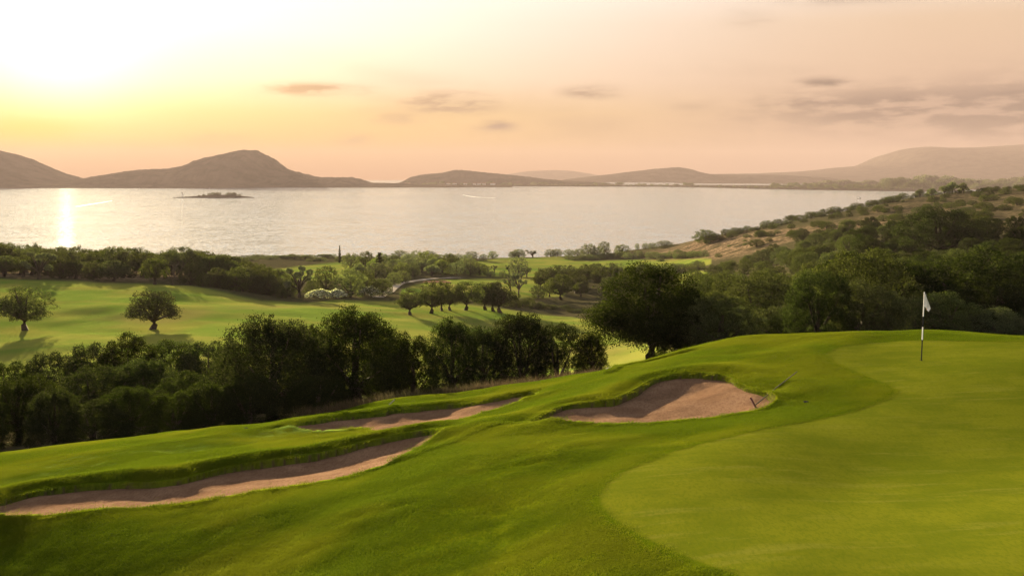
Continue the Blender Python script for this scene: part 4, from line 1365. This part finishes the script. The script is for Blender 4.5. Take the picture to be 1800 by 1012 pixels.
def tubes(name, segs, mat, parent=None, sides=8):
    V, Q = [], []
    for pts, rad in segs:
        tube(V, Q, pts, rad, sides)
        n = len(pts) * sides; b = len(V) - n
    return obj(name, mesh_np(name, V, Q), mat, parent)


def flagstick():
    y = 34.5; x = (1619.5 - U0) / F * y
    z = ground_z(x, y)
    e = empty('flagstick', (x, y, z))
    e.rotation_euler = (0, R(2.6), 0)
    tag(e, 'black and white banded flagstick with a limp white flag on the green', 'flagstick')
    zs = [(-.02, .66, M_BLACK), (.66, 1.06, M_WHITE), (1.06, 1.39, M_BLACK), (1.39, 2.13, M_WHITE)]
    r = .019
    for a, b, mt in zs:
        tubes('pole_section', [([(0, 0, a), (0, 0, b)], [r, r * .94])], mt, e, 10)
        r *= .94
    tubes('finial', [([(0, 0, 2.13), (0, 0, 2.145), (0, 0, 2.16)], [.02, .018, .002])], M_WHITE, e, 10)
    # limp flag: folded cloth hanging beside the pole
    nu, nv = 18, 22
    V = []
    for j in range(nv):
        t = j / (nv - 1)
        w = .035 + .155 * min(1, t * 1.25) ** 0.9 if t < .8 else .19 - .06 * (t - .8) / .2
        for i in range(nu):
            s = i / (nu - 1)
            drop = t * .40 + .17 * s * (0.35 + .65 * t)
            V.append((.012 + s * w, .035 * math.sin(s * 9 + t * 2) * (.3 + s) , 2.12 - drop))
    Q = [(j * nu + i, j * nu + i + 1, (j + 1) * nu + i + 1, (j + 1) * nu + i) for j in range(nv - 1) for i in range(nu - 1)]
    f = obj('flag', mesh_np('flag', V, Q), M_FLAG, e)
    sm = f.modifiers.new('thickness', 'SOLIDIFY'); sm.thickness = .003
    Vh = V[(nv - 3) * nu:]
    Vh = [(a + .001, b - .004, c) for a, b, c in Vh[nu * 1 + 9:nu * 2]] + [(a + .001, b - .004, c) for a, b, c in Vh[nu * 2 + 9:nu * 3]]
    k = nu - 9
    h = obj('hem', mesh_np('hem', Vh, [(i, i + 1, k + i + 1, k + i) for i in range(k - 1)]), M_HEM, f)
    # the cup: a flat dark disc painted as the shade inside the hole
    a = [(.056 * math.cos(q * .3927), .056 * math.sin(q * .3927)) for q in range(16)]
    V = [(p, q, .012) for p, q in a] + [(p * .98, q * .98, .010) for p, q in a]
    me = bpy.data.meshes.new('cup'); me.from_pydata([(p, q, .012) for p, q in a], [], [tuple(range(16))]); me.update()
    obj('cup', me, M_HOLE, e)


flagstick()


def rake():
    x0, y0 = uvy(1331, 709, 24, 44)
    x1, y1 = uvy(1401, 671, 24, 44)
    bx, by = x0, y0 + .25
    p0 = Vector((bx, by, float(base_z(bx, by)) - .12)); p1 = Vector((x1, y1, ground_z(x1, y1) + .17))
    e = empty('rake', p0)
    tag(e, 'bunker rake with maroon head and long handle lying across the bunker lip', 'rake')
    d = p1 - p0; L = d.length; d.normalize()
    mid = d * L * .5 + Vector((0, 0, .03))
    tubes('handle', [([(0, 0, .03), tuple(d * L * .12 + Vector((0, 0, .03))), tuple(mid), tuple(d * L)], [.014, .013, .013, .012])], M_HANDLE, e)
    side = d.cross(Vector((0, 0, 1))).normalized()
    up = (Vector((0, 0, 1)) * .8 - side * .5).normalized()
    hd = tubes('head', [([tuple(-up * .05), tuple(up * .26)], [.030, .030])], M_HEAD, e, 6)
    for i in range(9):
        q = up * (-.04 + .035 * i)
        tubes('tine', [([tuple(q), tuple(q - d * .10)], [.007, .004])], M_HEAD, hd, 5)


rake()


def disc_cover(u, v, r, label):
    x, y = uvy(u, v, 22, 44)
    n = 14
    V = [(r * math.cos(k * 2 * math.pi / n), r * math.sin(k * 2 * math.pi / n), h) for h, s in ((-.05, 1), (.025, 1)) for k in range(n)] + [(r * .7 * math.cos(k * 2 * math.pi / n), r * .7 * math.sin(k * 2 * math.pi / n), .035) for k in range(n)]
    me = bpy.data.meshes.new('cover')
    me.from_pydata(V, [], [(a * n + k, a * n + (k + 1) % n, (a + 1) * n + (k + 1) % n, (a + 1) * n + k) for a in (0, 1) for k in range(n)] + [tuple(range(2 * n, 3 * n))])
    o = obj('sprinkler_cover', me, M_BLACK); o.location = (x, y, ground_z(x, y) + .0)
    tag(o, label, 'cover')


disc_cover(1417, 709.5, .075, 'small black sprinkler cover in the turf beside the rake handle')
disc_cover(433, 755, .08, 'small dark sprinkler cover on the lower lawn left of the thin bunker')


def peg(u, v):
    x, y = uvy(u, v, 36, 46)
    e = empty('marker_peg', (x, y, ground_z(x, y)), .4)
    tag(e, 'short pale peg leaning in the grass above the thin bunker', 'peg')
    tubes('stake', [([(-.10, 0, .03), (.02, 0, .12), (.13, 0, .22)], [.02, .022, .022])], M_STONE, e, 6)
    tubes('cap', [([(.13, 0, .22), (.15, 0, .235)], [.03, .026])], M_BLACK, e, 6)


peg(688, 716)
rs = random.Random(3)
for i, (u, v, s) in enumerate([(1071, 648, .14), (1076, 646, .10), (1084, 644.5, .12)]):
    x, y = uvy(u, v, 40, 47)
    rng = np.random.default_rng(i)
    th = np.linspace(0, math.pi, 7); ph = np.linspace(0, 2 * math.pi, 10)[:-1]
    V = [(s * math.sin(a) * math.cos(b) * rs.uniform(.8, 1.3), s * math.sin(a) * math.sin(b) * rs.uniform(.8, 1.2), s * .6 * math.cos(a)) for a in th for b in ph]
    n = len(ph)
    o = obj('pale_stone', mesh_np('pale_stone', V, [(a * n + b, a * n + (b + 1) % n, (a + 1) * n + (b + 1) % n, (a + 1) * n + b) for a in range(6) for b in range(n)], False), M_STONE)
    o.location = (x, y, ground_z(x, y) + .03)
    tag(o, ['leftmost pale stone at the lawn edge before the sunlit gap', 'middle, smallest pale stone at the lawn edge before the sunlit gap', 'rightmost pale stone at the lawn edge before the sunlit gap'][i], 'stone', 'stones at the lawn edge')


# cart path
def cart_path():
    px = [(664, 524), (672, 520), (680, 514), (689, 507.5), (700, 501.5), (714, 497.5), (729, 495), (745, 493), (778, 489.5), (813, 487.5)]
    P = spline([at(u, v, 290, 480) for u, v in px], False, 8)
    V, Q = [], []
    for i, p in enumerate(P):
        d = P[min(i + 1, len(P) - 1)] - P[max(i - 1, 0)]; d = d / np.linalg.norm(d)
        n = np.array([d[1], -d[0]])
        for s in (-1, -.5, 0, .5, 1):
            q = p + n * s * 1.5
            V.append((q[0], q[1], ground_z(q[0], q[1]) + .12))
    for i in range(len(P) - 1):
        for k in range(4):
            Q.append((i * 5 + k, i * 5 + k + 1, i * 5 + k + 6, i * 5 + k + 5))
    tag(obj('cart_path', mesh_np('cart_path', V, Q), M_PATH), 'pale cart path curving round the wood', kind='structure')


cart_path()


def far_bunker(u, v, w, dp, label):
    x, y = at(u, v, 300, 460)
    n = 20; V = [(x, y, ground_z(x, y) + .2)]
    for k in range(n):
        a = k * 2 * math.pi / n; rr = 1 + .2 * math.sin(3 * a + u)
        q = (x + w * rr * math.cos(a), y + dp * rr * math.sin(a)); V.append((*q, ground_z(*q) + .2))
    o = obj('sand_bunker', mesh_np('sand_bunker', V, [(0, 1 + k, 1 + (k + 1) % n) for k in range(n)]), SAND)
    tag(o, label, 'bunker')


far_bunker(770, 497, 4.6, 7.0, 'far brown sand patch on the fairway beside the cart path')


# ------------------------------------------------------------------ across the water
def sea_y(v):
    return CZ * F / (v - V0)


def islet():
    y = sea_y(347.5)
    k = y / F
    prof = [(302, 0), (318, 1.2), (335, 1.8), (352, 3.2), (372, 4.2), (395, 5), (415, 3.6), (432, 2), (448, 0)]
    us = np.linspace(302, 448, 60); hs = np.interp(us, [p[0] for p in prof], [p[1] for p in prof]) * k * 1.0
    V, Q = [], []
    m = 9
    for i, u in enumerate(us):
        for j in range(m):
            t = -1 + 2 * j / (m - 1)
            V.append(((u - U0) / F * y, y + t * 45 * math.sqrt(max(.02, math.sin(math.pi * (i + .3) / 60))), -1 + (hs[i] + 1.2) * (1 - t * t) ** .6 + .5 * math.sin(i * 2.3 + j)))
    for i in range(59):
        for j in range(m - 1):
            Q.append((i * m + j, i * m + j + 1, (i + 1) * m + j + 1, (i + 1) * m + j))
    tag(obj('islet', mesh_np('islet', V, Q), HILL), 'low flat islet in the bay', kind='structure')
    for i in range(22):
        u = rs.uniform(336, 425); h = rs.uniform(4, 8.5) * (1 if u > 370 else .6)
        tm, cm, w0 = PR['mid_round', i % 3]
        o = obj('islet_bush', cm); o.location = ((u - U0) / F * y, y + rs.uniform(-15, 15), float(np.interp(u, us, hs)) - .8)
        o.scale = (h * 1.5, h * 1.5, h)
        tag(o, 'dark bush on the low islet in the bay', 'bush', 'bushes on the islet')
    e = empty('lighthouse', ((320 - U0) / F * y, y, .8))
    tag(e, 'tiny light tower on the left end of the islet', 'lighthouse')
    tubes('base', [([(0, 0, -1), (0, 0, 1.5)], [2.4, 2.2])], M_WHITE, e)
    tubes('tower', [([(0, 0, 1.5), (0, 0, 9)], [1.3, 1.0])], M_WHITE, e)
    tubes('lantern', [([(0, 0, 9), (0, 0, 9.3), (0, 0, 10.5), (0, 0, 11.6)], [1.5, .8, .8, .05])], M_BLACK, e)


islet()


def boat(u, v, L, mast, label, nm='boat'):
    y = sea_y(v)
    e = empty(nm, ((u - U0) / F * y, y, 0), rs.uniform(-.4, .4))
    tag(e, label, 'boat')
    n = 9; V = []
    for i in range(n):
        s = i / (n - 1); w = L * .15 * math.sin(math.pi * min(1, s * .75 + .25)) ** .8 if s < 1 else .02
        x = (s - .5) * L; sh = L * .09 * (1 + .5 * s * s)
        V += [(x, -w, sh), (x, -w * .6, -.2), (x, w * .6, -.2), (x, w, sh)]
    Q = [(i * 4 + j, i * 4 + j + 1, i * 4 + j + 5, i * 4 + j + 4) for i in range(n - 1) for j in range(3)] + [(i * 4 + 3, i * 4, i * 4 + 4, i * 4 + 7) for i in range(n - 1)] + [(0, 1, 2, 3)]
    obj('hull', mesh_np('hull', V, Q, False), M_BLACK, e)
    V = [(a * L * .16, b * L * .08, L * .09 + c * L * .09) for a in (-1, 1) for b in (-1, 1) for c in (0, 1)]
    obj('cabin', mesh_np('cabin', V, [(0, 1, 3, 2), (4, 6, 7, 5), (0, 4, 5, 1), (2, 3, 7, 6), (1, 5, 7, 3)], False), M_WHITE, e)
    if mast:
        tubes('mast', [([(L * .05, 0, 0), (L * .05, 0, mast)], [.14, .08])], M_BLACK, e, 6)
        tubes('furled_sail', [([(L * .05, 0, L * .22), (-L * .4, 0, L * .22)], [.35, .25])], M_WHITE, e, 6)


boat(1510, 349, 10, 17, 'small sailing boat with bare mast off the spit', 'sailing_boat')
boat(245, 331.5, 9, 0, 'tiny motor boat below the valley between the two headlands', 'motor_boat')
boat(368, 332, 9, 0, 'tiny motor boat beyond the islet under the headland', 'motor_boat')


def wake(px, w):
    P = [((u - U0) / F * sea_y(v), sea_y(v)) for u, v in px]
    P = spline(P, False, 8); V, Q = [], []
    for i, p in enumerate(P):
        d = P[min(i + 1, len(P) - 1)] - P[max(i - 1, 0)]; d = d / np.linalg.norm(d); s = i / (len(P) - 1)
        ww = w * (.3 + .9 * s) * (.8 + .3 * math.sin(i * 1.7))
        V += [(p[0] + d[1] * ww, p[1] - d[0] * ww, .06), (p[0] - d[1] * ww, p[1] + d[0] * ww, .06)]
    Q = [(2 * i, 2 * i + 1, 2 * i + 3, 2 * i + 2) for i in range(len(P) - 1)]
    o = obj('foam_wake', mesh_np('foam_wake', V, Q), M_FOAM)
    return o


tag(wake([(197, 353), (180, 356), (160, 359), (136, 363)], 4.0), 'pale foam trail of a boat across the sun glitter', kind='stuff')
tag(wake([(814, 342.5), (826, 345), (842, 347), (870, 348)], 4.0), 'pale foam trail of a boat in the middle of the bay', kind='stuff')

# houses and trees on the spit
def house(u, y, w, d, h, label, rz=0.0):
    e = empty('house', ((u - U0) / F * y, y, 1.8), rz)
    tag(e, label, 'house', 'white houses on the spit')
    V = [(a * w, b * d, c * h) for a in (-1, 1) for b in (-1, 1) for c in (0, 1)]
    obj('wall', mesh_np('wall', V, [(0, 1, 3, 2), (4, 6, 7, 5), (0, 4, 5, 1), (2, 3, 7, 6)], False), M_WHITE, e)
    V = [(-w * 1.05, -d * 1.1, h), (w * 1.05, -d * 1.1, h), (w * 1.05, d * 1.1, h), (-w * 1.05, d * 1.1, h), (-w, 0, h * 1.45), (w, 0, h * 1.45)]
    obj('roof', mesh_np('roof', V, [(0, 1, 5, 4), (2, 3, 4, 5)], False), M_ROOF, e)


for i, (u, w) in enumerate([(716, 15), (788, 9), (799, 11), (818, 10), (834, 8), (842, 10), (851, 9), (866, 14)]):
    house(u, 5760, w, 7, 9, ['long white house at the left end of the spit', 'small white house under the low rounded hill', 'long white house just right of the small one under the low hill', 'white house below the peak of the low hill',
                             'left house of the close white trio on the spit', 'middle house of the close white trio on the spit', 'right house of the close white trio on the spit', 'last white house before the bright lagoon'][i])
for i, (u, w) in enumerate([(1708, 22), (1722, 14), (1738, 24), (1765, 26)]):
    house(u, 3650, w, 6, 5, ['first long pale shed on the flats above the skyline trees', 'short pale shed, second on the flats above the skyline trees', 'third, long pale shed on the flats', 'longest pale shed on the flats near the right edge'][i])


def spit_tree(u, y, h, w, pr, label, group, nm='spit_tree'):
    tm, cm, w0 = PR[pr, rs.randrange(3)]
    o = obj(nm, cm); o.location = ((u - U0) / F * y, y, 1.0); o.scale = (w / w0, w / w0, h); o.rotation_euler = (0, 0, rs.random() * 6)
    tag(o, label, 'tree', group)


def spit_front(u):
    return float(np.interp(u, [560, 700, 900, 1050, 1200, 1320, 1480, 1680, 2300], [5650, 5750, 5650, 5500, 5050, 4450, 3950, 3650, 3300]))


for i in range(110):
    u = 700 + i * 6.6 + rs.uniform(-4, 4)
    if u > 1400: break
    y = spit_front(u) + rs.uniform(80, 260); h = rs.uniform(1.2, 4.2) if rs.random() < .75 else rs.uniform(4, 7)
    spit_tree(u, y, h * y / F + 1, h * rs.uniform(1.1, 2.2) * y / F, rs.choice(['far_round', 'far_oak']), 'tiny tree on the low spit closing the bay', 'tiny trees on the spit')
for i in range(96):
    u = 1355 + i * 4.9 + rs.uniform(-4, 4)
    y = spit_front(u) + rs.uniform(120, 500)
    h = rs.uniform(5, 10) if u < 1545 or rs.random() < .5 else rs.uniform(11, 21)
    spit_tree(u, y, h * y / F + 2, h * rs.uniform(.7, 1.3) * y / F + 4, rs.choice(['far_round', 'far_oak', 'far_oak']),
              'tall hazy tree in the row on the right part of the spit' if h > 10 else 'low hazy tree in the row on the right part of the spit', 'hazy trees on the right part of the spit')


# a distant wood that reads as one mass
def far_wood(u0, u1, y, hpx, label, seed):
    rng = np.random.default_rng(seed)
    n = 900; us = rng.uniform(u0, u1, n); k = y / F
    hh = hpx * k * (.7 + .3 * fbm(us / 14, us * 0, 2, seed)) * np.clip(np.minimum(us - u0, u1 - us) / 25, .25, 1)
    C = np.stack([(us - U0) / F * y, y + rng.uniform(-60, 60, n), hh * rng.uniform(.3, .8, n)], 1)
    V, Q, lr = leaves(rng, C, hh * .35 + 3, 16000, 8.0, 5.0, 0)
    V[:, 2] = np.maximum(V[:, 2], 0)
    tag(obj('far_wood', crown_mesh('far_wood', LEAF_OLIVE, V, Q, lr)), label, kind='stuff')


far_wood(1420, 1560, 5600, 12, 'hazy distant wood behind the lagoon', 5)
far_wood(1560, 1740, 4800, 26, 'taller hazy wood on the flats under the mountain', 6)
far_wood(1735, 2050, 5200, 20, 'hazy wood on the flats at the right edge', 7)


# ------------------------------------------------------------------ grass
def blade_material(name, c1, c2, tip, trans=0.35):
    m, t, bs, out = material(name)
    lr = t.attr('lr').outputs['Fac']
    pos = t.n('ShaderNodeNewGeometry').outputs['Position']
    n = t.noise(pos, 0.22, 3, 0.55)
    c = t.mix(lr, c1, c2)
    c = t.mix(t.m('MULTIPLY', t.smooth(n, 0.42, 0.66), 0.55), c, tip)
    t.put(bs.inputs['Base Color'], c)
    bs.inputs['Roughness'].default_value = 0.9
    bs.inputs['Specular IOR Level'].default_value = 0.0
    tr = t.n('ShaderNodeBsdfTranslucent'); t.put(tr.inputs[0], c)
    mx = t.n('ShaderNodeMixShader'); mx.inputs[0].default_value = trans
    t.put(mx.inputs[1], bs.outputs[0]); t.put(mx.inputs[2], tr.outputs[0]); t.put(out.inputs[0], mx.outputs[0])
    return m


BLADE = blade_material('grass_blade', (0.044, 0.072, 0.003), (0.108, 0.142, 0.007), (0.150, 0.156, 0.009))
WEED = blade_material('dry_weed', (0.040, 0.030, 0.015), (0.095, 0.066, 0.036), (0.040, 0.048, 0.016), 0.3)


def scatter_grass(name, label, X, Y, hs, width, mat, nb, bh, bw, seed):
    """one object: a patch of blades set on many points by geometry nodes"""
    rng = np.random.default_rng(seed)
    n = len(X)
    Z = ground_z(X, Y)
    ex = (ground_z(X + .15, Y) - ground_z(X - .15, Y)) / .3; ey = (ground_z(X, Y + .15) - ground_z(X, Y - .15)) / .3
    ex = np.clip(ex, -.6, .6); ey = np.clip(ey, -.6, .6)
    rot = np.empty((n, 3))
    sp = rng.random(n) * 6.2832
    for i in range(n):
        q = Vector((-ex[i], -ey[i], 1)).normalized().to_track_quat('Z', 'Y') @ Quaternion((0, 0, 1), sp[i])
        rot[i] = q.to_euler()
    # blades of the patch
    p = rng.normal(size=(nb, 2)) * width * .42
    a = rng.random(nb) * 6.2832; h = bh * (.55 + .7 * rng.random(nb)); ln = rng.normal(size=(nb, 2)) * .45
    dx = np.stack([np.cos(a), np.sin(a)], 1) * bw * .5
    base = np.concatenate([p, np.full((nb, 1), -.01)], 1)
    off = np.concatenate([dx, np.zeros((nb, 1))], 1)
    tip = np.concatenate([p + ln * h[:, None], h[:, None]], 1)
    BV = np.stack([base - off, base + off, tip], 1).reshape(-1, 3)
    V = np.concatenate([BV, np.stack([X, Y, Z], 1)])
    me = mesh_np(name, V, np.arange(3 * nb).reshape(nb, 3), False)
    isp = np.zeros(len(V), dtype=np.float32); isp[3 * nb:] = 1
    fattr(me, 'spot', isp)
    fattr(me, 'lr', rng.random(nb), 'FACE')
    for nm, arr in (('rot', rot), ('scl', np.stack([np.ones(n), np.ones(n), hs], 1))):
        at_ = me.attributes.new(nm, 'FLOAT_VECTOR', 'POINT')
        full = np.zeros((len(V), 3), dtype=np.float32); full[3 * nb:] = arr
        at_.data.foreach_set('vector', full.ravel())
    o = obj(name, me, mat)
    tag(o, label, kind='stuff')
    g = bpy.data.node_groups.new(name, 'GeometryNodeTree')
    g.interface.new_socket('Geometry', in_out='INPUT', socket_type='NodeSocketGeometry')
    g.interface.new_socket('Geometry', in_out='OUTPUT', socket_type='NodeSocketGeometry')
    N, Lk = g.nodes, g.links
    gi = N.new('NodeGroupInput'); go = N.new('NodeGroupOutput')
    sep = N.new('GeometryNodeSeparateGeometry'); sep.domain = 'POINT'

    def named(nm, typ):
        q = N.new('GeometryNodeInputNamedAttribute'); q.data_type = typ; q.inputs['Name'].default_value = nm
        return q.outputs['Attribute']
    cmp_ = N.new('FunctionNodeCompare'); cmp_.operation = 'GREATER_THAN'; cmp_.inputs[1].default_value = .5
    Lk.new(named('spot', 'FLOAT'), cmp_.inputs[0])
    Lk.new(gi.outputs[0], sep.inputs['Geometry']); Lk.new(cmp_.outputs[0], sep.inputs['Selection'])
    iop = N.new('GeometryNodeInstanceOnPoints')
    Lk.new(sep.outputs['Selection'], iop.inputs['Points']); Lk.new(sep.outputs['Inverted'], iop.inputs['Instance'])
    er = N.new('FunctionNodeEulerToRotation'); Lk.new(named('rot', 'FLOAT_VECTOR'), er.inputs[0])
    Lk.new(er.outputs[0], iop.inputs['Rotation']); Lk.new(named('scl', 'FLOAT_VECTOR'), iop.inputs['Scale'])
    Lk.new(iop.outputs[0], go.inputs[0])
    md = o.modifiers.new('scatter', 'NODES'); md.node_group = g
    return o


def rough_grass():
    rng = np.random.default_rng(77)
    n = 90000
    u = rng.uniform(-140, 1960, n); y = np.sqrt(rng.uniform(13.5 ** 2, 47.5 ** 2, n))
    x = (u - U0) / F * y
    fu = (u - GU[0]) / 4.0; fs = np.interp(np.log(y), GS, np.arange(len(GS)))
    bs = bilerp(BS, fu, fs); gs = bilerp(GSD, fu, fs); te = bilerp(tee, fu, fs)
    vis = bilerp(VV, fu, fs)
    ok = (bs > .17) & (gs > .15) & (vis < 1050)
    # longer in the rough banks, shorter on the mown collar and approach
    h = np.where(gs < 4.2, .42, .80)
    h = np.where(bs < 2.2, np.maximum(h, .6 + .45 * sstep(bs, 2.2, .15)), h)
    h = np.where((bs < 2.0) & (gs < 4.2), np.maximum(h * .9, .5), h)
    h = np.where(te > .5, .35, h) * rng.uniform(.8, 1.2, n)
    x, y, h = x[ok], y[ok], h[ok]
    k = rng.permutation(len(x))[:26000]
    scatter_grass('rough_grass', 'green turf grass on the banks and around the bunkers', x[k], y[k], h[k], .36, BLADE, 260, .036, .011, 5)


rough_grass()


def dry_weeds():
    rng = np.random.default_rng(78)
    n = 520
    u = rng.uniform(520, 1120, n)
    yc = np.interp(u, [400, 540, 650, 880, 1140], [42, 43.5, 44.5, 46, 46]); y = yc + 1.2 + rng.random(n) * 5.5
    x = (u - U0) / F * y
    d = fbm(x / 1.7, y / 1.7, 3, 4)
    ok = (d > .02) & ~((u > 1045) & (u < 1110) & (y < 60))
    h = .25 + .7 * rng.random(n)
    scatter_grass('dry_weeds', 'tangle of dry reddish weeds under the dark trees', x[ok], y[ok], h[ok], .45, WEED, 46, .50, .020, 6)


dry_weeds()

# ------------------------------------------------------------------ haze
def build_haze():
    m = bpy.data.materials.new('haze')
    m.use_nodes = True
    t = NT(m.node_tree)
    out = t.n('ShaderNodeOutputMaterial')
    pv = t.n('ShaderNodeVolumePrincipled')
    pv.inputs['Color'].default_value = (0.28, 0.225, 0.22, 1)
    pv.inputs['Density'].default_value = 0.8e-4
    pv.inputs['Anisotropy'].default_value = 0.1
    t.put(out.inputs['Volume'], pv.outputs[0])
    S = 15000.0
    x0, x1, y0, y1, z0, z1 = -S, S, -3000, 17500, -15, 432
    V = [(x0, y0, z0), (x1, y0, z0), (x1, y1, z0), (x0, y1, z0), (x0, y0, z1), (x1, y0, z1), (x1, y1, z1), (x0, y1, z1)]
    Q = [(0, 3, 2, 1), (4, 5, 6, 7), (0, 1, 5, 4), (1, 2, 6, 5), (2, 3, 7, 6), (3, 0, 4, 7)]
    o = obj('haze', mesh_np('haze', V, Q, False), m)
    tag(o, 'thin warm evening haze over the bay', kind='stuff')


build_haze()


# ------------------------------------------------------------------ labels that tell look-alikes apart
def single_out():
    one = ['', 'first', 'second', 'third', 'fourth', 'fifth', 'sixth', 'seventh', 'eighth', 'ninth', 'tenth', 'eleventh', 'twelfth', 'thirteenth', 'fourteenth', 'fifteenth', 'sixteenth', 'seventeenth', 'eighteenth', 'nineteenth']
    tens = {2: ('twentieth', 'twenty'), 3: ('thirtieth', 'thirty'), 4: ('fortieth', 'forty')}

    def nth(k):
        if k < 20: return one[k]
        a, b = tens[k // 10]
        return a if k % 10 == 0 else b + '-' + one[k % 10]
    ranks = ['front', 'second', 'third', 'fourth', 'fifth', 'sixth', 'seventh', 'eighth', 'ninth', 'rearmost']
    spec = {  # group: (ranks, noun, place)
        'evergreens on the right hillside': (10, 'evergreen', 'on the wooded hillside behind the flag'),
        'shrubs just behind the green': (1, 'dark shrub', 'peeping over the crest behind the putting green'),
        'oaks in the belt behind the left fairway': (4, 'oak', 'in the belt behind the left fairway'),
        'trees in the wood by the cart path': (4, 'hazy tree', 'in the wood by the cart path'),
        'trees along the middle shore': (1, 'small open tree', 'along the water edge of the course'),
        'oaks in the middle grove': (3, 'oak', 'in the grove behind the big near oak'),
        'bushes along the fairway edge': (1, 'dark bush', 'down the falling edge of the left fairway'),
        'trees along the left shore': (2, 'small tree', 'at the shore beside the thin cypress'),
        'scrub strip at the shore': (1, 'low scrub bush', 'in the strip below the shore trees'),
        'scrub behind the middle fairway': (1, 'brown scrub bush', 'behind the middle fairway'),
        'shrubs along the hillside skyline': (2, 'dark shrub', 'along the hillside skyline'),
        'shrubs on the dry hillside': (4, 'low shrub', 'on the dry upper hillside'),
        'bushes in the dry grass': (2, 'small bush', 'in the pale dry grass above the bay'),
        'bushes on the islet': (1, 'bush', 'on the islet in the bay'),
        'tiny trees on the spit': (3, 'tiny tree', 'on the low spit across the bay'),
        'hazy trees on the right part of the spit': (3, 'hazy tree', 'on the right part of the spit'),
    }
    by = {}
    for o in scene.objects:
        g = o.get('group')
        if g in spec and o.parent is None:
            by.setdefault(g, []).append(o)
    for g, obs in by.items():
        nr, noun, place = spec[g]
        obs.sort(key=lambda o: o.location.y)
        n = len(obs)
        hs = sorted(o.scale[2] for o in obs)
        for r in range(nr):
            row = obs[r * n // nr:(r + 1) * n // nr]
            row.sort(key=lambda o: o.location.x / o.location.y)
            for k, o in enumerate(row, 1):
                size = 'low' if o.scale[2] < hs[n // 3] else 'tall' if o.scale[2] > hs[2 * n // 3] else 'mid-sized'
                if noun.split()[0] in ('low', 'small', 'tiny'): size = ''
                rk = '' if nr == 1 else (ranks[r] if r < nr - 1 else 'rearmost') + ' rank '
                o['label'] = ' '.join(f"{size} {noun}, {nth(k)} from left, {rk}{place}".split())


single_out()
